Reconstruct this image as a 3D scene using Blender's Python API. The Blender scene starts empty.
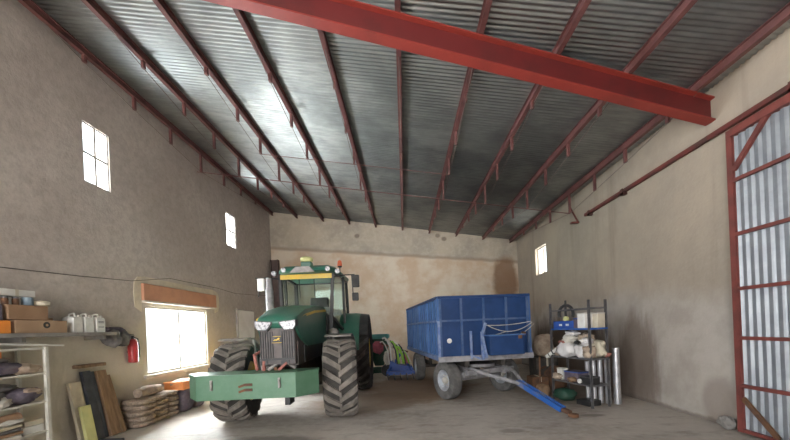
import bpy, bmesh, math, random
from mathutils import Vector, Matrix, Euler, noise as mnoise
random.seed(7)
C = bpy.context.scene.collection
PI = math.pi
R = math.radians

# ---------------------------------------------------------------- materials
class NT:
    def __init__(self, name):
        self.m = bpy.data.materials.new(name); self.m.use_nodes = True
        self.t = self.m.node_tree; self.n = self.t.nodes
        self.b = self.n['Principled BSDF']
        self.co = self.n.new('ShaderNodeTexCoord').outputs['Object']
    def link(self, a, b): self.t.links.new(a, b)
    def noise(self, scale, detail=4, rough=.6, vec=None, stretch=None):
        x = self.n.new('ShaderNodeTexNoise')
        x.inputs['Scale'].default_value = scale; x.inputs['Detail'].default_value = detail
        x.inputs['Roughness'].default_value = rough
        v = vec or self.co
        if stretch:
            mp = self.n.new('ShaderNodeMapping'); mp.inputs['Scale'].default_value = stretch
            self.link(v, mp.inputs['Vector']); v = mp.outputs['Vector']
        self.link(v, x.inputs['Vector'])
        return x.outputs['Fac']
    def ramp(self, fac, lo, hi):
        x = self.n.new('ShaderNodeMapRange'); x.interpolation_type = 'SMOOTHSTEP'
        x.inputs['From Min'].default_value = lo; x.inputs['From Max'].default_value = hi
        self.link(fac, x.inputs['Value']); return x.outputs['Result']
    def math(self, op, a, b=None):
        x = self.n.new('ShaderNodeMath'); x.operation = op
        for i, v in enumerate((a, b)):
            if v is None: continue
            if isinstance(v, (int, float)): x.inputs[i].default_value = v
            else: self.link(v, x.inputs[i])
        return x.outputs[0]
    def mix(self, fac, a, b):
        x = self.n.new('ShaderNodeMix'); x.data_type = 'RGBA'
        for s, v in ((0, fac), (6, a), (7, b)):
            if isinstance(v, (int, float)): x.inputs[s].default_value = v
            elif isinstance(v, tuple): x.inputs[s].default_value = (*v[:3], 1)
            else: self.link(v, x.inputs[s])
        return x.outputs[2]
    def sep(self):
        x = self.n.new('ShaderNodeSeparateXYZ'); self.link(self.co, x.inputs[0]); return x.outputs
    def blob(self, c, r, warp=.5, wscale=1.5, lo=.6, hi=1.1, stretch=None):
        mp = self.n.new('ShaderNodeMapping')
        mp.vector_type = 'TEXTURE'
        mp.inputs['Location'].default_value = c; mp.inputs['Scale'].default_value = r
        self.link(self.co, mp.inputs['Vector'])
        l = self.n.new('ShaderNodeVectorMath'); l.operation = 'LENGTH'
        self.link(mp.outputs['Vector'], l.inputs[0])
        n = self.noise(wscale, 5, .65, stretch=stretch)
        d = self.math('ADD', l.outputs['Value'], self.math('MULTIPLY', self.math('SUBTRACT', n, .5), warp * 2))
        return self.math('SUBTRACT', 1.0, self.ramp(d, lo, hi))
    def bump(self, fac, strength, dist=.02):
        x = self.n.new('ShaderNodeBump'); x.inputs['Strength'].default_value = strength
        x.inputs['Distance'].default_value = dist
        self.link(fac, x.inputs['Height']); self.link(x.outputs[0], self.b.inputs['Normal'])
    def color(self, c): self.link(c, self.b.inputs['Base Color'])
    def set(self, rough=.7, metal=0., spec=None):
        self.b.inputs['Roughness'].default_value = rough; self.b.inputs['Metallic'].default_value = metal
        if spec is not None: self.b.inputs['Specular IOR Level'].default_value = spec
        return self.m

def mat(name, c1, c2=None, scale=4., rough=.6, metal=0., bump=0., bscale=None, lo=.38, hi=.66, stretch=None):
    t = NT(name)
    c2 = c2 or tuple(x * .72 for x in c1)
    f = t.ramp(t.noise(scale, 5, stretch=stretch), lo, hi)
    t.color(t.mix(f, c1, c2))
    if bump: t.bump(t.noise(bscale or scale * 6, 4), bump)
    return t.set(rough, metal)

M = {}
M['green'] = mat('tractor_green', (.025, .125, .085), (.055, .14, .10), 3, .38)
M['green_box'] = mat('weight_green', (.07, .165, .095), (.10, .195, .125), 5, .5, lo=.3, hi=.8)
M['yellow'] = mat('tractor_yellow', (.75, .48, .03), (.6, .42, .08), 6, .45)
M['black'] = mat('black_plastic', (.018, .018, .02), (.04, .037, .035), 6, .5)
M['grille'] = mat('grille_dark', (.06, .048, .048), (.10, .08, .075), 8, .55)
M['tyre'] = mat('dusty_tyre', (.145, .128, .112), (.21, .185, .16), 5, .9, bump=.2)
M['tyre_dark'] = mat('rear_tyre', (.05, .046, .043), (.09, .082, .074), 5, .9, bump=.2)
M['groove'] = mat('tyre_carcass', (.035, .031, .028), (.055, .05, .045), 5, .9)
M['steel'] = mat('dusty_steel', (.22, .2, .19), (.33, .31, .29), 6, .5, .3)
M['chassis'] = mat('chassis_grime', (.03, .027, .025), (.075, .06, .048), 5, .75)
M['lamp'] = mat('lamp_glass', (.6, .6, .63), (.2, .2, .22), 22, .15)
M['glove'] = mat('amber_lamp', (.75, .16, .06), (.6, .12, .05), 8, .3)
M['rust'] = mat('rusty_brown', (.16, .075, .035), (.09, .05, .035), 7, .85)
M['white'] = mat('white_plastic', (.72, .71, .67), (.6, .58, .54), 5, .5)
M['dirtywhite'] = mat('dirty_white', (.55, .52, .46), (.38, .35, .3), 4, .8)
M['red'] = mat('red_paint', (.27, .035, .025), (.21, .03, .022), 2.2, .5, lo=.4, hi=.7)
M['purlin'] = mat('dusty_red_primer', (.17, .065, .06), (.105, .042, .04), 3, .6)
M['red_web'] = mat('red_paint_shaded', (.12, .012, .012), (.085, .011, .011), 2.2, .6, lo=.4, hi=.7)  # beam red darkened so the web's shade sits in its colour
M['door_red'] = mat('door_red', (.20, .05, .04), (.14, .04, .033), 4, .6)
M['rail'] = mat('dark_red_rail', (.15, .03, .024), (.075, .03, .025), 3, .6)
M['wire'] = mat('thin_wire', (.12, .09, .08), (.2, .15, .13), 3, .5)
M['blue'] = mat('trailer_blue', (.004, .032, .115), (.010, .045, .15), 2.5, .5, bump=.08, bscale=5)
M['blue_side'] = mat('paler_trailer_blue', (.045, .115, .28), (.065, .15, .33), 4, .55)  # paler blue than the front board, for sides and lid
M['blue_rib'] = mat('rib_blue', (.03, .08, .2), (.08, .12, .22), 5, .55)
M['blue_bar'] = mat('blue_drawbar_paint', (.02, .10, .37), (.2, .2, .22), 4, .5, lo=.5, hi=.72)
M['dust_blue'] = mat('dusty_blue_edge', (.22, .28, .42), (.10, .16, .36), 9, .7)
M['dusty'] = mat('dusty_grey_steel', (.30, .29, .30), (.2, .19, .2), 7, .7)
M['rim'] = mat('grey_rim', (.42, .45, .50), (.28, .29, .31), 8, .6)
M['ttyre'] = mat('trailer_tyre', (.09, .086, .084), (.15, .142, .136), 6, .9, bump=.15)
M['wood'] = mat('plank_wood', (.27, .17, .10), (.17, .105, .06), 3, .8, stretch=(6, 6, 1))
M['palewood'] = mat('pale_wood', (.52, .42, .29), (.42, .32, .2), 3, .8, stretch=(6, 6, 1))
M['dark_plank'] = mat('dark_plank', (.028, .033, .045), (.06, .068, .085), 4, .6)
M['card'] = mat('cardboard', (.31, .19, .115), (.26, .155, .09), 3, .85)
M['card2'] = mat('cardboard_pale', (.40, .27, .17), (.34, .22, .135), 3, .85)
M['orange'] = mat('orange_carton', (.75, .25, .035), (.6, .2, .04), 4, .6)
M['crate'] = mat('orange_crate', (.72, .27, .09), (.55, .2, .07), 4, .6)
M['cream'] = mat('cream_fabric', (.6, .54, .42), (.5, .44, .34), 6, .8)
M['sack'] = mat('sack_cloth', (.34, .265, .205), (.21, .16, .125), 9, .95, bump=.4, bscale=40)
M['purple'] = mat('purple_grey_cloth', (.085, .07, .095), (.15, .125, .15), 6, .9, bump=.3)
M['greycloth'] = mat('grey_cloth', (.20, .185, .175), (.10, .09, .09), 6, .9, bump=.3)
M['firered'] = mat('extinguisher_red', (.48, .03, .035), (.4, .03, .035), 5, .35)
M['rackwhite'] = mat('rack_white', (.62, .6, .54), (.5, .48, .42), 5, .6)
M['concrete'] = mat('shelf_concrete', (.2, .185, .17), (.27, .25, .23), 4, .9)
M['yellowgreen'] = mat('yellow_green_bag', (.68, .66, .30), (.56, .58, .26), 5, .6)
M['paleblue'] = mat('pale_blue', (.2, .27, .32), (.14, .19, .24), 5, .6)
M['alu'] = mat('bare_metal', (.58, .58, .6), (.45, .45, .47), 6, .38, .75)
M['darkmetal'] = mat('dark_shelf_metal', (.10, .098, .105), (.17, .16, .16), 6, .55, .3)
M['teal'] = mat('teal_lid', (.06, .26, .25), (.1, .3, .28), 4, .5)
M['pink'] = mat('pink_cloth', (.48, .11, .15), (.3, .08, .11), 6, .8)
M['neon'] = mat('neon_green', (.25, .5, .03), (.22, .5, .04), 5, .4)
M['darkgreen'] = mat('dark_green_paint', (.016, .07, .045), (.04, .08, .055), 5, .6)
M['bluebin'] = mat('blue_plastic', (.02, .07, .30), (.03, .09, .36), 4, .45)
M['plasticbag'] = mat('white_plastic_bag', (.66, .64, .63), (.5, .47, .46), 4, .45, bump=.5, bscale=9)
M['tanbag'] = mat('tan_bag', (.45, .36, .27), (.3, .22, .17), 7, .8, bump=.4)
M['redrag'] = mat('red_rag', (.42, .17, .14), (.25, .09, .07), 6, .8)
M['shutter'] = mat('shutter_box', (.56, .28, .17), (.49, .24, .15), 3, .7)
M['winframe'] = mat('window_frame_paint', (.62, .57, .49), (.5, .46, .4), 5, .6)
M['alframe'] = mat('window_frame_grey', (.38, .36, .34), (.3, .28, .27), 5, .6)
M['panelwhite'] = mat('white_panel', (.82, .8, .79), (.75, .73, .71), 3, .7)
M['brownpost'] = mat('brown_post', (.085, .055, .05), (.12, .08, .07), 4, .7)
M['plasterpale'] = mat('pale_plaster', (.62, .55, .42), (.52, .46, .36), 5, .95, bump=.3, bscale=20)

def glass(name, tint=(.9, .95, .93), rough=.02, alpha=.12):
    m = bpy.data.materials.new(name); m.use_nodes = True
    n = m.node_tree.nodes; l = m.node_tree.links
    n.remove(n['Principled BSDF'])
    tr = n.new('ShaderNodeBsdfTransparent'); tr.inputs[0].default_value = (*tint, 1)
    gl = n.new('ShaderNodeBsdfGlossy'); gl.inputs['Roughness'].default_value = rough
    fr = n.new('ShaderNodeLayerWeight')
    p5 = n.new('ShaderNodeMath'); p5.operation = 'POWER'; p5.inputs[1].default_value = 4; l.new(fr.outputs['Facing'], p5.inputs[0])
    ma = n.new('ShaderNodeMath'); ma.operation = 'MULTIPLY_ADD'; ma.inputs[1].default_value = .8; ma.inputs[2].default_value = .04; l.new(p5.outputs[0], ma.inputs[0])
    mx = n.new('ShaderNodeMixShader')
    l.new(ma.outputs[0], mx.inputs[0]); l.new(tr.outputs[0], mx.inputs[1]); l.new(gl.outputs[0], mx.inputs[2])
    l.new(mx.outputs[0], n['Material Output'].inputs[0])
    return m
M['glass'] = glass('window_glass', (.97, .98, .98))
M['cabglass'] = glass('cab_glass', (.84, .9, .88))

def corrug_mat():
    t = NT('galvanised_sheet')
    n1 = t.ramp(t.noise(.8, 5), .35, .7); n2 = t.ramp(t.noise(7, 5, stretch=(.25, 1.5, 1)), .35, .7)
    c = t.mix(n1, (.46, .48, .47), (.28, .30, .297))
    c = t.mix(t.math('MULTIPLY', n2, .45), c, (.22, .23, .225))
    t.color(c); return t.set(.46, 1.0)
M['sheet'] = corrug_mat()
M['doorsheet'] = mat('door_sheet', (.30, .32, .345), (.24, .255, .28), 3, .45, .45)

def wall_left_mat():
    t = NT('left_wall_render')
    a = t.ramp(t.noise(.55, 6), .35, .68)
    c = t.mix(a, (.45, .395, .355), (.55, .50, .455))
    f = t.ramp(t.noise(9, 6, .7), .35, .7)
    c = t.mix(t.math('MULTIPLY', f, .55), c, (.32, .28, .25))
    z = t.sep()[2]
    low = t.math('SUBTRACT', 1, t.ramp(t.math('ADD', z, t.math('MULTIPLY', t.noise(1.2, 5), 1.0)), 1.5, 2.9))
    c = t.mix(t.math('MULTIPLY', low, .75), c, (.56, .515, .42))
    b = t.blob((-5.39, 7.95, 1.55), (1, 1.5, 1.55), .22, 2.2, .8, 1.02)
    c = t.mix(t.math('MULTIPLY', b, .8), c, (.56, .50, .385))
    t.color(c); t.bump(t.noise(22, 5), .35, .02); return t.set(.95)
def wall_back_mat():
    t = NT('back_wall_render')
    a = t.ramp(t.noise(.8, 6), .32, .68)
    c = t.mix(a, (.50, .43, .34), (.37, .32, .265))
    f = t.ramp(t.noise(3.5, 6, .7), .4, .72)
    c = t.mix(t.math('MULTIPLY', f, .5), c, (.60, .53, .43))
    s = t.sep()
    lvl = t.math('ADD', s[2], t.math('ADD', t.math('MULTIPLY', s[0], .105), t.math('MULTIPLY', t.noise(1.1, 4), .18)))
    band = t.math('SUBTRACT', 1, t.ramp(lvl, 4.66, 4.78))
    low = t.mix(t.ramp(t.noise(1.1, 6), .35, .66), (.56, .40, .275), (.68, .59, .48))
    c = t.mix(t.math('MULTIPLY', band, .85), c, low)
    edge = t.math('MULTIPLY', t.math('SUBTRACT', 1, t.ramp(lvl, 4.70, 4.82)), t.ramp(lvl, 4.6, 4.7))
    c = t.mix(t.math('MULTIPLY', edge, .6), c, (.22, .165, .125))
    rust = t.blob((4.15, 13.7, 3.4), (.55, 1, 1.15), .3, 1.6, .7, 1.05)
    c = t.mix(t.math('MULTIPLY', rust, .8), c, (.22, .115, .06))
    for px, pz in ((1.5, 5.35), (1.75, 5.2), (-1.8, 5.5)):
        c = t.mix(t.math('MULTIPLY', t.blob((px, 13.7, pz), (.12, 1, .1), .3, 5), .7), c, (.17, .13, .1))
    t.color(c); t.bump(t.noise(16, 5), .35, .02); return t.set(.95)
def wall_right_mat():
    t = NT('right_wall_render')
    a = t.ramp(t.noise(.7, 6), .35, .68)
    c = t.mix(a, (.42, .35, .275), (.34, .29, .235))
    f = t.ramp(t.noise(8, 6, .7), .4, .72)
    c = t.mix(t.math('MULTIPLY', f, .4), c, (.42, .36, .29))
    s = t.sep()
    dr = t.ramp(t.noise(1.6, 5, stretch=(1, 1.6, .14)), .5, .75)
    c = t.mix(t.math('MULTIPLY', dr, .5), c, (.22, .18, .145))
    lvl = t.math('ADD', s[2], t.math('ADD', t.math('MULTIPLY', s[1], .03), t.math('MULTIPLY', t.noise(.7, 5), 1.3)))
    low = t.math('SUBTRACT', 1, t.ramp(lvl, 2.7, 3.25))
    c = t.mix(t.math('MULTIPLY', low, .8), c, t.mix(t.ramp(t.noise(2.2, 6), .35, .7), (.46, .425, .385), (.36, .325, .29)))
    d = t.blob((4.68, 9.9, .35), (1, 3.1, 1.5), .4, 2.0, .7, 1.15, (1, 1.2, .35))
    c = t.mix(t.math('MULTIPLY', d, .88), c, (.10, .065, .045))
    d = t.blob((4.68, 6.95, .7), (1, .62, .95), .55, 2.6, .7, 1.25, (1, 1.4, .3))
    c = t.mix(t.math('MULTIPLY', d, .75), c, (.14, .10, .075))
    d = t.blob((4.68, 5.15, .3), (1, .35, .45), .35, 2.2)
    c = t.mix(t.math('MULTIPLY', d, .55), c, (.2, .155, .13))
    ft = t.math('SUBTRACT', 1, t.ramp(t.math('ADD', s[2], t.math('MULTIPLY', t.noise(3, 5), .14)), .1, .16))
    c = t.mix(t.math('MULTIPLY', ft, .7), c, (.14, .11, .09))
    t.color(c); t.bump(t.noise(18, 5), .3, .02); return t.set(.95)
def floor_mat():
    t = NT('concrete_floor')
    a = t.ramp(t.noise(.6, 6), .35, .68)
    c = t.mix(a, (.48, .435, .39), (.34, .30, .26))
    f = t.ramp(t.noise(7, 6, .72), .38, .7)
    c = t.mix(t.math('MULTIPLY', f, .5), c, (.56, .515, .46))
    f = t.ramp(t.noise(28, 6, .75), .52, .75)
    c = t.mix(t.math('MULTIPLY', f, .5), c, (.19, .16, .135))
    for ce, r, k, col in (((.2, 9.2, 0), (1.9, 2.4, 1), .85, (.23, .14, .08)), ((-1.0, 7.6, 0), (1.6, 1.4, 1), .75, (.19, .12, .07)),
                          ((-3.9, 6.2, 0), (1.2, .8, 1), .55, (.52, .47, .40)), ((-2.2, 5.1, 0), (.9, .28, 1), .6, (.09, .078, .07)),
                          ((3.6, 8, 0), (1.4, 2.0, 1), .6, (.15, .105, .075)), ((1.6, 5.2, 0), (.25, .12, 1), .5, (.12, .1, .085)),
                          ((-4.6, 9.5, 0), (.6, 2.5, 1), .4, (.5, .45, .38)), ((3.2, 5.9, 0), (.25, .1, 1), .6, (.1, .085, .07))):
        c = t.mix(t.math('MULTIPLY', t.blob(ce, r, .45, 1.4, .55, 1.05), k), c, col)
    st = t.ramp(t.noise(2.4, 6, .75, stretch=(.6, 1.6, 1)), .50, .70)
    c = t.mix(t.math('MULTIPLY', st, .55), c, (.16, .125, .10))
    t.color(c); t.bump(t.noise(14, 6), .3, .02)
    t.link(t.ramp(t.noise(1.3, 5), .3, .75), t.b.inputs['Roughness'])
    mr = t.n.new('ShaderNodeMapRange'); mr.inputs['To Min'].default_value = .5; mr.inputs['To Max'].default_value = .85
    t.link(t.noise(1.3, 5), mr.inputs['Value']); t.link(mr.outputs[0], t.b.inputs['Roughness'])
    return t.m
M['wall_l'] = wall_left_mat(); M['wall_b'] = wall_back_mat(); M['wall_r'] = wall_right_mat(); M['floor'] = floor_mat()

# ---------------------------------------------------------------- mesh helpers
class MB:
    def __init__(self): self.b = bmesh.new()
    def box(self, c, s, rot=None, bev=0., taper=None):
        r = bmesh.ops.create_cube(self.b, size=1)
        vs = r['verts']
        bmesh.ops.scale(self.b, vec=s, verts=vs)
        if bev:
            es = list({e for v in vs for e in v.link_edges})
            o = bmesh.ops.bevel(self.b, geom=es, offset=bev, segments=2, affect='EDGES', profile=.5)
            vs = list({v for f in o['faces'] for v in f.verts} | {v for v in vs if v.is_valid})
        if rot is not None:
            m = rot if isinstance(rot, Matrix) else Euler(rot).to_matrix()
            bmesh.ops.rotate(self.b, cent=(0, 0, 0), matrix=m, verts=vs)
        bmesh.ops.translate(self.b, vec=c, verts=vs)
        return self
    def bb(self, x0, x1, y0, y1, z0, z1, bev=0.):
        return self.box(((x0 + x1) / 2, (y0 + y1) / 2, (z0 + z1) / 2), (abs(x1 - x0), abs(y1 - y0), abs(z1 - z0)), None, bev)
    def bar(self, p, q, w, h, up=(0, 0, 1)):
        p, q = Vector(p), Vector(q); d = (q - p); L = d.length; d.normalize()
        u = Vector(up)
        if abs(u.dot(d)) > .98: u = Vector((1, 0, 0))
        x = d.cross(u).normalized(); z = x.cross(d)
        m = Matrix((x, d, z)).transposed()
        return self.box((p + q) / 2, (w, L, h), m)
    def tube(self, pts, r, n=8, cap=True):
        pts = [Vector(p) for p in pts]; rings = []
        rr = r if isinstance(r, (list, tuple)) else [r] * len(pts)
        ref = None
        for i, p in enumerate(pts):
            d = (pts[min(i + 1, len(pts) - 1)] - pts[max(i - 1, 0)]).normalized()
            if ref is None:
                ref = Vector((0, 0, 1)) if abs(d.z) < .9 else Vector((1, 0, 0))
            x = d.cross(ref).normalized(); y = x.cross(d).normalized(); ref = y
            rings.append([self.b.verts.new(p + (x * math.cos(2 * PI * k / n) + y * math.sin(2 * PI * k / n)) * rr[i]) for k in range(n)])
        for a, b in zip(rings, rings[1:]):
            for k in range(n): self.b.faces.new((a[k], a[(k + 1) % n], b[(k + 1) % n], b[k]))
        if cap:
            self.b.faces.new(rings[0][::-1]); self.b.faces.new(rings[-1])
        return self
    def lathe(self, prof, c=(0, 0, 0), axis='z', n=24, rot=None, loop=False):
        rings = []
        c = Vector(c)
        for r, h in prof:
            ring = []
            for k in range(n):
                a = 2 * PI * k / n
                v = Vector((r * math.cos(a), r * math.sin(a), h))
                if axis == 'x': v = Vector((v.z, v.x, v.y))
                elif axis == 'y': v = Vector((v.y, v.z, v.x))
                if rot is not None: v = rot @ v
                ring.append(self.b.verts.new(c + v))
            rings.append(ring)
        for a, b in zip(rings, rings[1:] + ([rings[0]] if loop else [])):
            for k in range(n): self.b.faces.new((a[k], a[(k + 1) % n], b[(k + 1) % n], b[k]))
        if not loop: self.b.faces.new(rings[0][::-1]); self.b.faces.new(rings[-1])
        return self
    def prism(self, poly, lo, hi, axis='z'):
        def P(u, v, w):
            return (u, v, w) if axis == 'z' else ((w, u, v) if axis == 'x' else (u, w, v))
        a = [self.b.verts.new(P(u, v, lo)) for u, v in poly]; b = [self.b.verts.new(P(u, v, hi)) for u, v in poly]
        n = len(poly)
        self.b.faces.new(a); self.b.faces.new(b[::-1])
        for i in range(n): self.b.faces.new((a[i], b[i], b[(i + 1) % n], a[(i + 1) % n]))
        return self
    def loft(self, secs, cap=True):
        rs = [[self.b.verts.new(p) for p in s] for s in secs]; n = len(rs[0])
        for a, b in zip(rs, rs[1:]):
            for i in range(n): self.b.faces.new((a[i], a[(i + 1) % n], b[(i + 1) % n], b[i]))
        if cap: self.b.faces.new(rs[0]); self.b.faces.new(rs[-1][::-1])
        return self
    def blob(self, c, s, amp=.12, freq=2.2, seed=0, sub=3, sq=2.0, rot=None):
        r = bmesh.ops.create_icosphere(self.b, subdivisions=sub, radius=1)
        for v in r['verts']:
            p = v.co.copy()
            k = (abs(p.x) ** sq + abs(p.y) ** sq + abs(p.z) ** sq) ** (-1 / sq)
            p = p * k
            sv = Vector((seed * 3.1, seed * 1.7, seed))
            p = p * (1 + amp * mnoise.noise(p * freq + sv) - amp * .45 * abs(mnoise.noise(p * freq * 2.6 + sv)))
            p = Vector((p.x * s[0], p.y * s[1], p.z * s[2]))
            if rot: p = Euler(rot).to_matrix() @ p
            v.co = p + Vector(c)
        return self
    def build(self, name, m, parent=None, smooth=None, **kw):
        bmesh.ops.recalc_face_normals(self.b, faces=self.b.faces)
        me = bpy.data.meshes.new(name); self.b.to_mesh(me); self.b.free()
        me.materials.append(M[m] if isinstance(m, str) else m)
        if smooth:
            me.polygons.foreach_set('use_smooth', [True] * len(me.polygons))
            if smooth < 3: me.set_sharp_from_angle(angle=smooth)
        o = bpy.data.objects.new(name, me); C.objects.link(o)
        if parent: o.parent = parent
        return tag(o, **kw)
SM = R(40)
def tag(o, label=None, cat=None, group=None, kind=None):
    if label: o['label'] = label
    if cat: o['category'] = cat
    if group: o['group'] = group
    if kind: o['kind'] = kind
    return o
def thing(name, label, cat, loc=(0, 0, 0), rz=0, group=None):
    o = bpy.data.objects.new(name, None); C.objects.link(o); o.empty_display_size = .1
    o.location = loc; o.rotation_euler = (0, 0, rz)
    return tag(o, label, cat, group)
def struct(name, mb, m, parent=None, smooth=None):
    return mb.build(name, m, parent, smooth, kind=None if parent else 'structure')
def copy_tree(o, parent=None):
    c = o.copy(); C.objects.link(c)
    if parent: c.parent = parent
    for ch in list(o.children): copy_tree(ch, c)
    return c

# ---------------------------------------------------------------- room
XL, XR, YB, YF = -5.39, 4.68, 13.7, -5.0
SL = -.1665
def zr(x): return 5.64 + SL * x            # underside of the purlins
PH = .13                                   # purlin height
def zs(x): return zr(x) + PH + .012
TH = .3
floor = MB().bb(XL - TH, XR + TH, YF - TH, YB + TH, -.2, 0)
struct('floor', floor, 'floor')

def wall_x(name, x0, x1, top, holes, m):
    """wall in the y-z plane with rectangular openings (y0, y1, z0, z1)"""
    mb = MB()
    ys = sorted({YF - TH, YB + TH} | {h[0] for h in holes} | {h[1] for h in holes})
    for a, b in zip(ys, ys[1:]):
        hs = sorted([h for h in holes if h[0] <= a + 1e-6 and h[1] >= b - 1e-6], key=lambda h: h[2])
        z = 0
        for h in hs:
            if h[2] > z: mb.bb(x0, x1, a, b, z, h[2])
            z = h[3]
        mb.bb(x0, x1, a, b, z, top)
    return struct(name, mb, m)
W1 = (5.607, 6.122, 4.414, 5.462); W2 = (10.233, 10.80, 4.453, 5.486); BW = (6.842, 8.99, .892, 2.341)
RW = (10.99, 11.876, 3.284, 4.194); UNSEEN_GATE = (-4.4, .2, 0, 4.2)  # the gate is an unseen opening behind the camera, added for its light
wall_x('wall_left', XL - TH, XL, zs(XL) + .05, [W1, W2, BW, UNSEEN_GATE], 'wall_l')
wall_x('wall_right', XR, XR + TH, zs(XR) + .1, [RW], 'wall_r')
mb = MB().prism([(XL - TH, 0), (XR + TH, 0), (XR + TH, zs(XR + TH)), (XL - TH, zs(XL - TH))], YB, YB + TH, 'y')
struct('wall_back', mb, 'wall_b')
mb = MB()
mb.prism([(XL - TH, 0), (-5.2, 0), (-5.2, zs(-5.2)), (XL - TH, zs(XL - TH))], YF - TH, YF, 'y')
mb.prism([(-.3, 0), (XR + TH, 0), (XR + TH, zs(XR + TH)), (-.3, zs(-.3))], YF - TH, YF, 'y')
mb.prism([(-5.2, 4.8), (-.3, 4.8), (-.3, zs(-.3)), (-5.2, zs(-5.2))], YF - TH, YF, 'y')  # unseen opening left below, placed so sunlit floor brightens the left roof
struct('wall_front', mb, 'wall_l')
# corrugated roof sheets: waves run across the hall
mb = MB()
rows = []
n = int((YB + .3 - (YF - .3)) / .076 * 6)
for i in range(n + 1):
    y = YF - .3 + (YB - YF + .6) * i / n
    dz = .011 * math.sin(2 * PI * y / .076)
    rows.append([(mb.b.verts.new((x, y, zs(x) + dz)), mb.b.verts.new((x, y, zs(x) + dz + .03))) for x in (XL - TH, -1.8, 1.6, XR + TH)])
for a, b in zip(rows, rows[1:]):
    for k in range(3):
        for q in (0, 1): mb.b.faces.new((a[k][q], a[k + 1][q], b[k + 1][q], b[k][q]))
me_roof = struct('ceiling', mb, 'sheet', smooth=3.2)

# windows
def window(name, x, ys, sgn, nx, nz, m, fw=.035, mull=.03, depth=.12):
    y0, y1, z0, z1 = ys
    xc = x + sgn * depth
    mb = MB()
    for (a, b, c, d) in ((y0, y1, z0, z0 + fw), (y0, y1, z1 - fw, z1), (y0, y0 + fw, z0, z1), (y1 - fw, y1, z0, z1)):
        mb.bb(xc - .025, xc + .025, a, b, c, d)
    w = struct(name, mb, m)
    g = MB().bb(xc - .003, xc + .003, y0 + .01, y1 - .01, z0 + .01, z1 - .01); g.build('window_pane', 'glass', w)
    mb = MB()
    for i in range(1, nx):
        yy = y0 + (y1 - y0) * i / nx; mb.bb(xc - .02, xc + .02, yy - mull / 2, yy + mull / 2, z0 + fw, z1 - fw)
    for i in range(1, nz):
        zz = z0 + (z1 - z0) * i / nz; mb.bb(xc - .019, xc + .019, y0 + fw, y1 - fw, zz - mull / 2, zz + mull / 2)
    mb.build('window_mullion', m, w)
    return w
window('window_1', XL, W1, -1, 2, 2, 'alframe', .02, .035, .05)
window('window_2', XL, W2, -1, 2, 2, 'alframe', .02, .04, .05)
w3 = window('window_3', XL, BW, -1, 2, 1, 'winframe', .05, .05, .06)
MB().bb(XL - .10, XL + .05, BW[0] - .12, BW[1] + .12, BW[2] - .07, BW[2], .01).build('window_sill', 'winframe', w3)
MB().bb(XL - .05, XL + .07, 6.736, 9.392, 2.444, 2.797, .012).build('shutter_box', 'shutter', w3)
MB().bb(XL - .02, XL + .085, 6.736, 9.392, 2.405, 2.445).build('shutter_slot', 'winframe', w3)
# rough pale plaster round the shutter box
out = [(6.56, 2.3), (6.54, 2.6), (6.57, 2.82), (6.66, 2.92), (6.85, 2.95), (7.5, 2.94), (8.4, 2.93), (9.3, 2.95), (9.55, 2.9), (9.63, 2.75), (9.62, 2.5), (9.55, 2.35)]
mb = MB().prism(out + [(9.39, 2.3), (9.392, 2.797), (6.736, 2.797), (6.74, 2.2)], XL - .01, XL + .012, 'x')
mb.build('plaster_patch', 'plasterpale', w3)
window('window_4', XR, RW, 1, 2, 1, 'alframe', .03, .05, .12)

# ---------------------------------------------------------------- roof steel
YM = 8.8
names = ['purlin tucked against the top of the left wall', 'red purlin second from the left wall', 'red purlin third from the left wall', 'red purlin fourth from the left wall',
         'red purlin fifth from the left wall', 'middle red purlin running straight away overhead', 'red purlin fifth from the right wall',
         'red purlin fourth from the right wall', 'red purlin third from the right wall', 'red purlin nearest the right wall above the door rail']
hang = [(5.55, .12), (6.6, .25), (7.65, .36), (YM, .48), (9.95, .36), (11.0, .24), (12.1, .12)]
PX = [-5.25] + [-4.23 + 1.078 * i for i in range(9)]
names[7] = 'red purlin third from the right wall'; names[8] = 'red purlin second from the right wall'
for i, x in enumerate(PX):
    t = thing('purlin', names[i] + ' with short hangers' if 'hangers' not in names[i] else names[i], 'roof beam', (x, 0, zr(x)), 0, 'red purlins under the roof sheets')
    m = MB()
    m.bb(-.035, .035, YF, YB, 0, .012); m.bb(-.035, .035, YF, YB, PH - .012, PH); m.bb(-.006, .006, YF, YB, .012, PH - .012)
    m.build('flange_section', 'purlin', t)
    for (y, l) in hang:
        MB().bb(-.022, .022, y - .03, y + .03, -l, .0).build('hanger', 'purlin', t)
    m = MB(); m.tube([(0, 4.9, -.01)] + [(0, y, -l) for y, l in hang] + [(0, 13.3, -.01)], .006, 6)
    m.build('tension_wire', 'wire', t)
# slanted cross rods tying the hangers
def rod(label, y, dz, x0, x1, r=.011):
    MB().tube([(x, y, zr(x) + dz) for x in (x0, (x0 + x1) / 2, x1)], r, 6).build('tie_rod', 'purlin', None, SM, label=label, cat='rod', group='rods across the purlins')
rod('thin red rod joining the lowest hanger tips across the roof', YM, -.485, XL + .02, PX[9])
rod('thin rod crossing just under the purlins nearer than the hanger rod', 7.65, -.365, PX[2], PX[6], .007)
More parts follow.
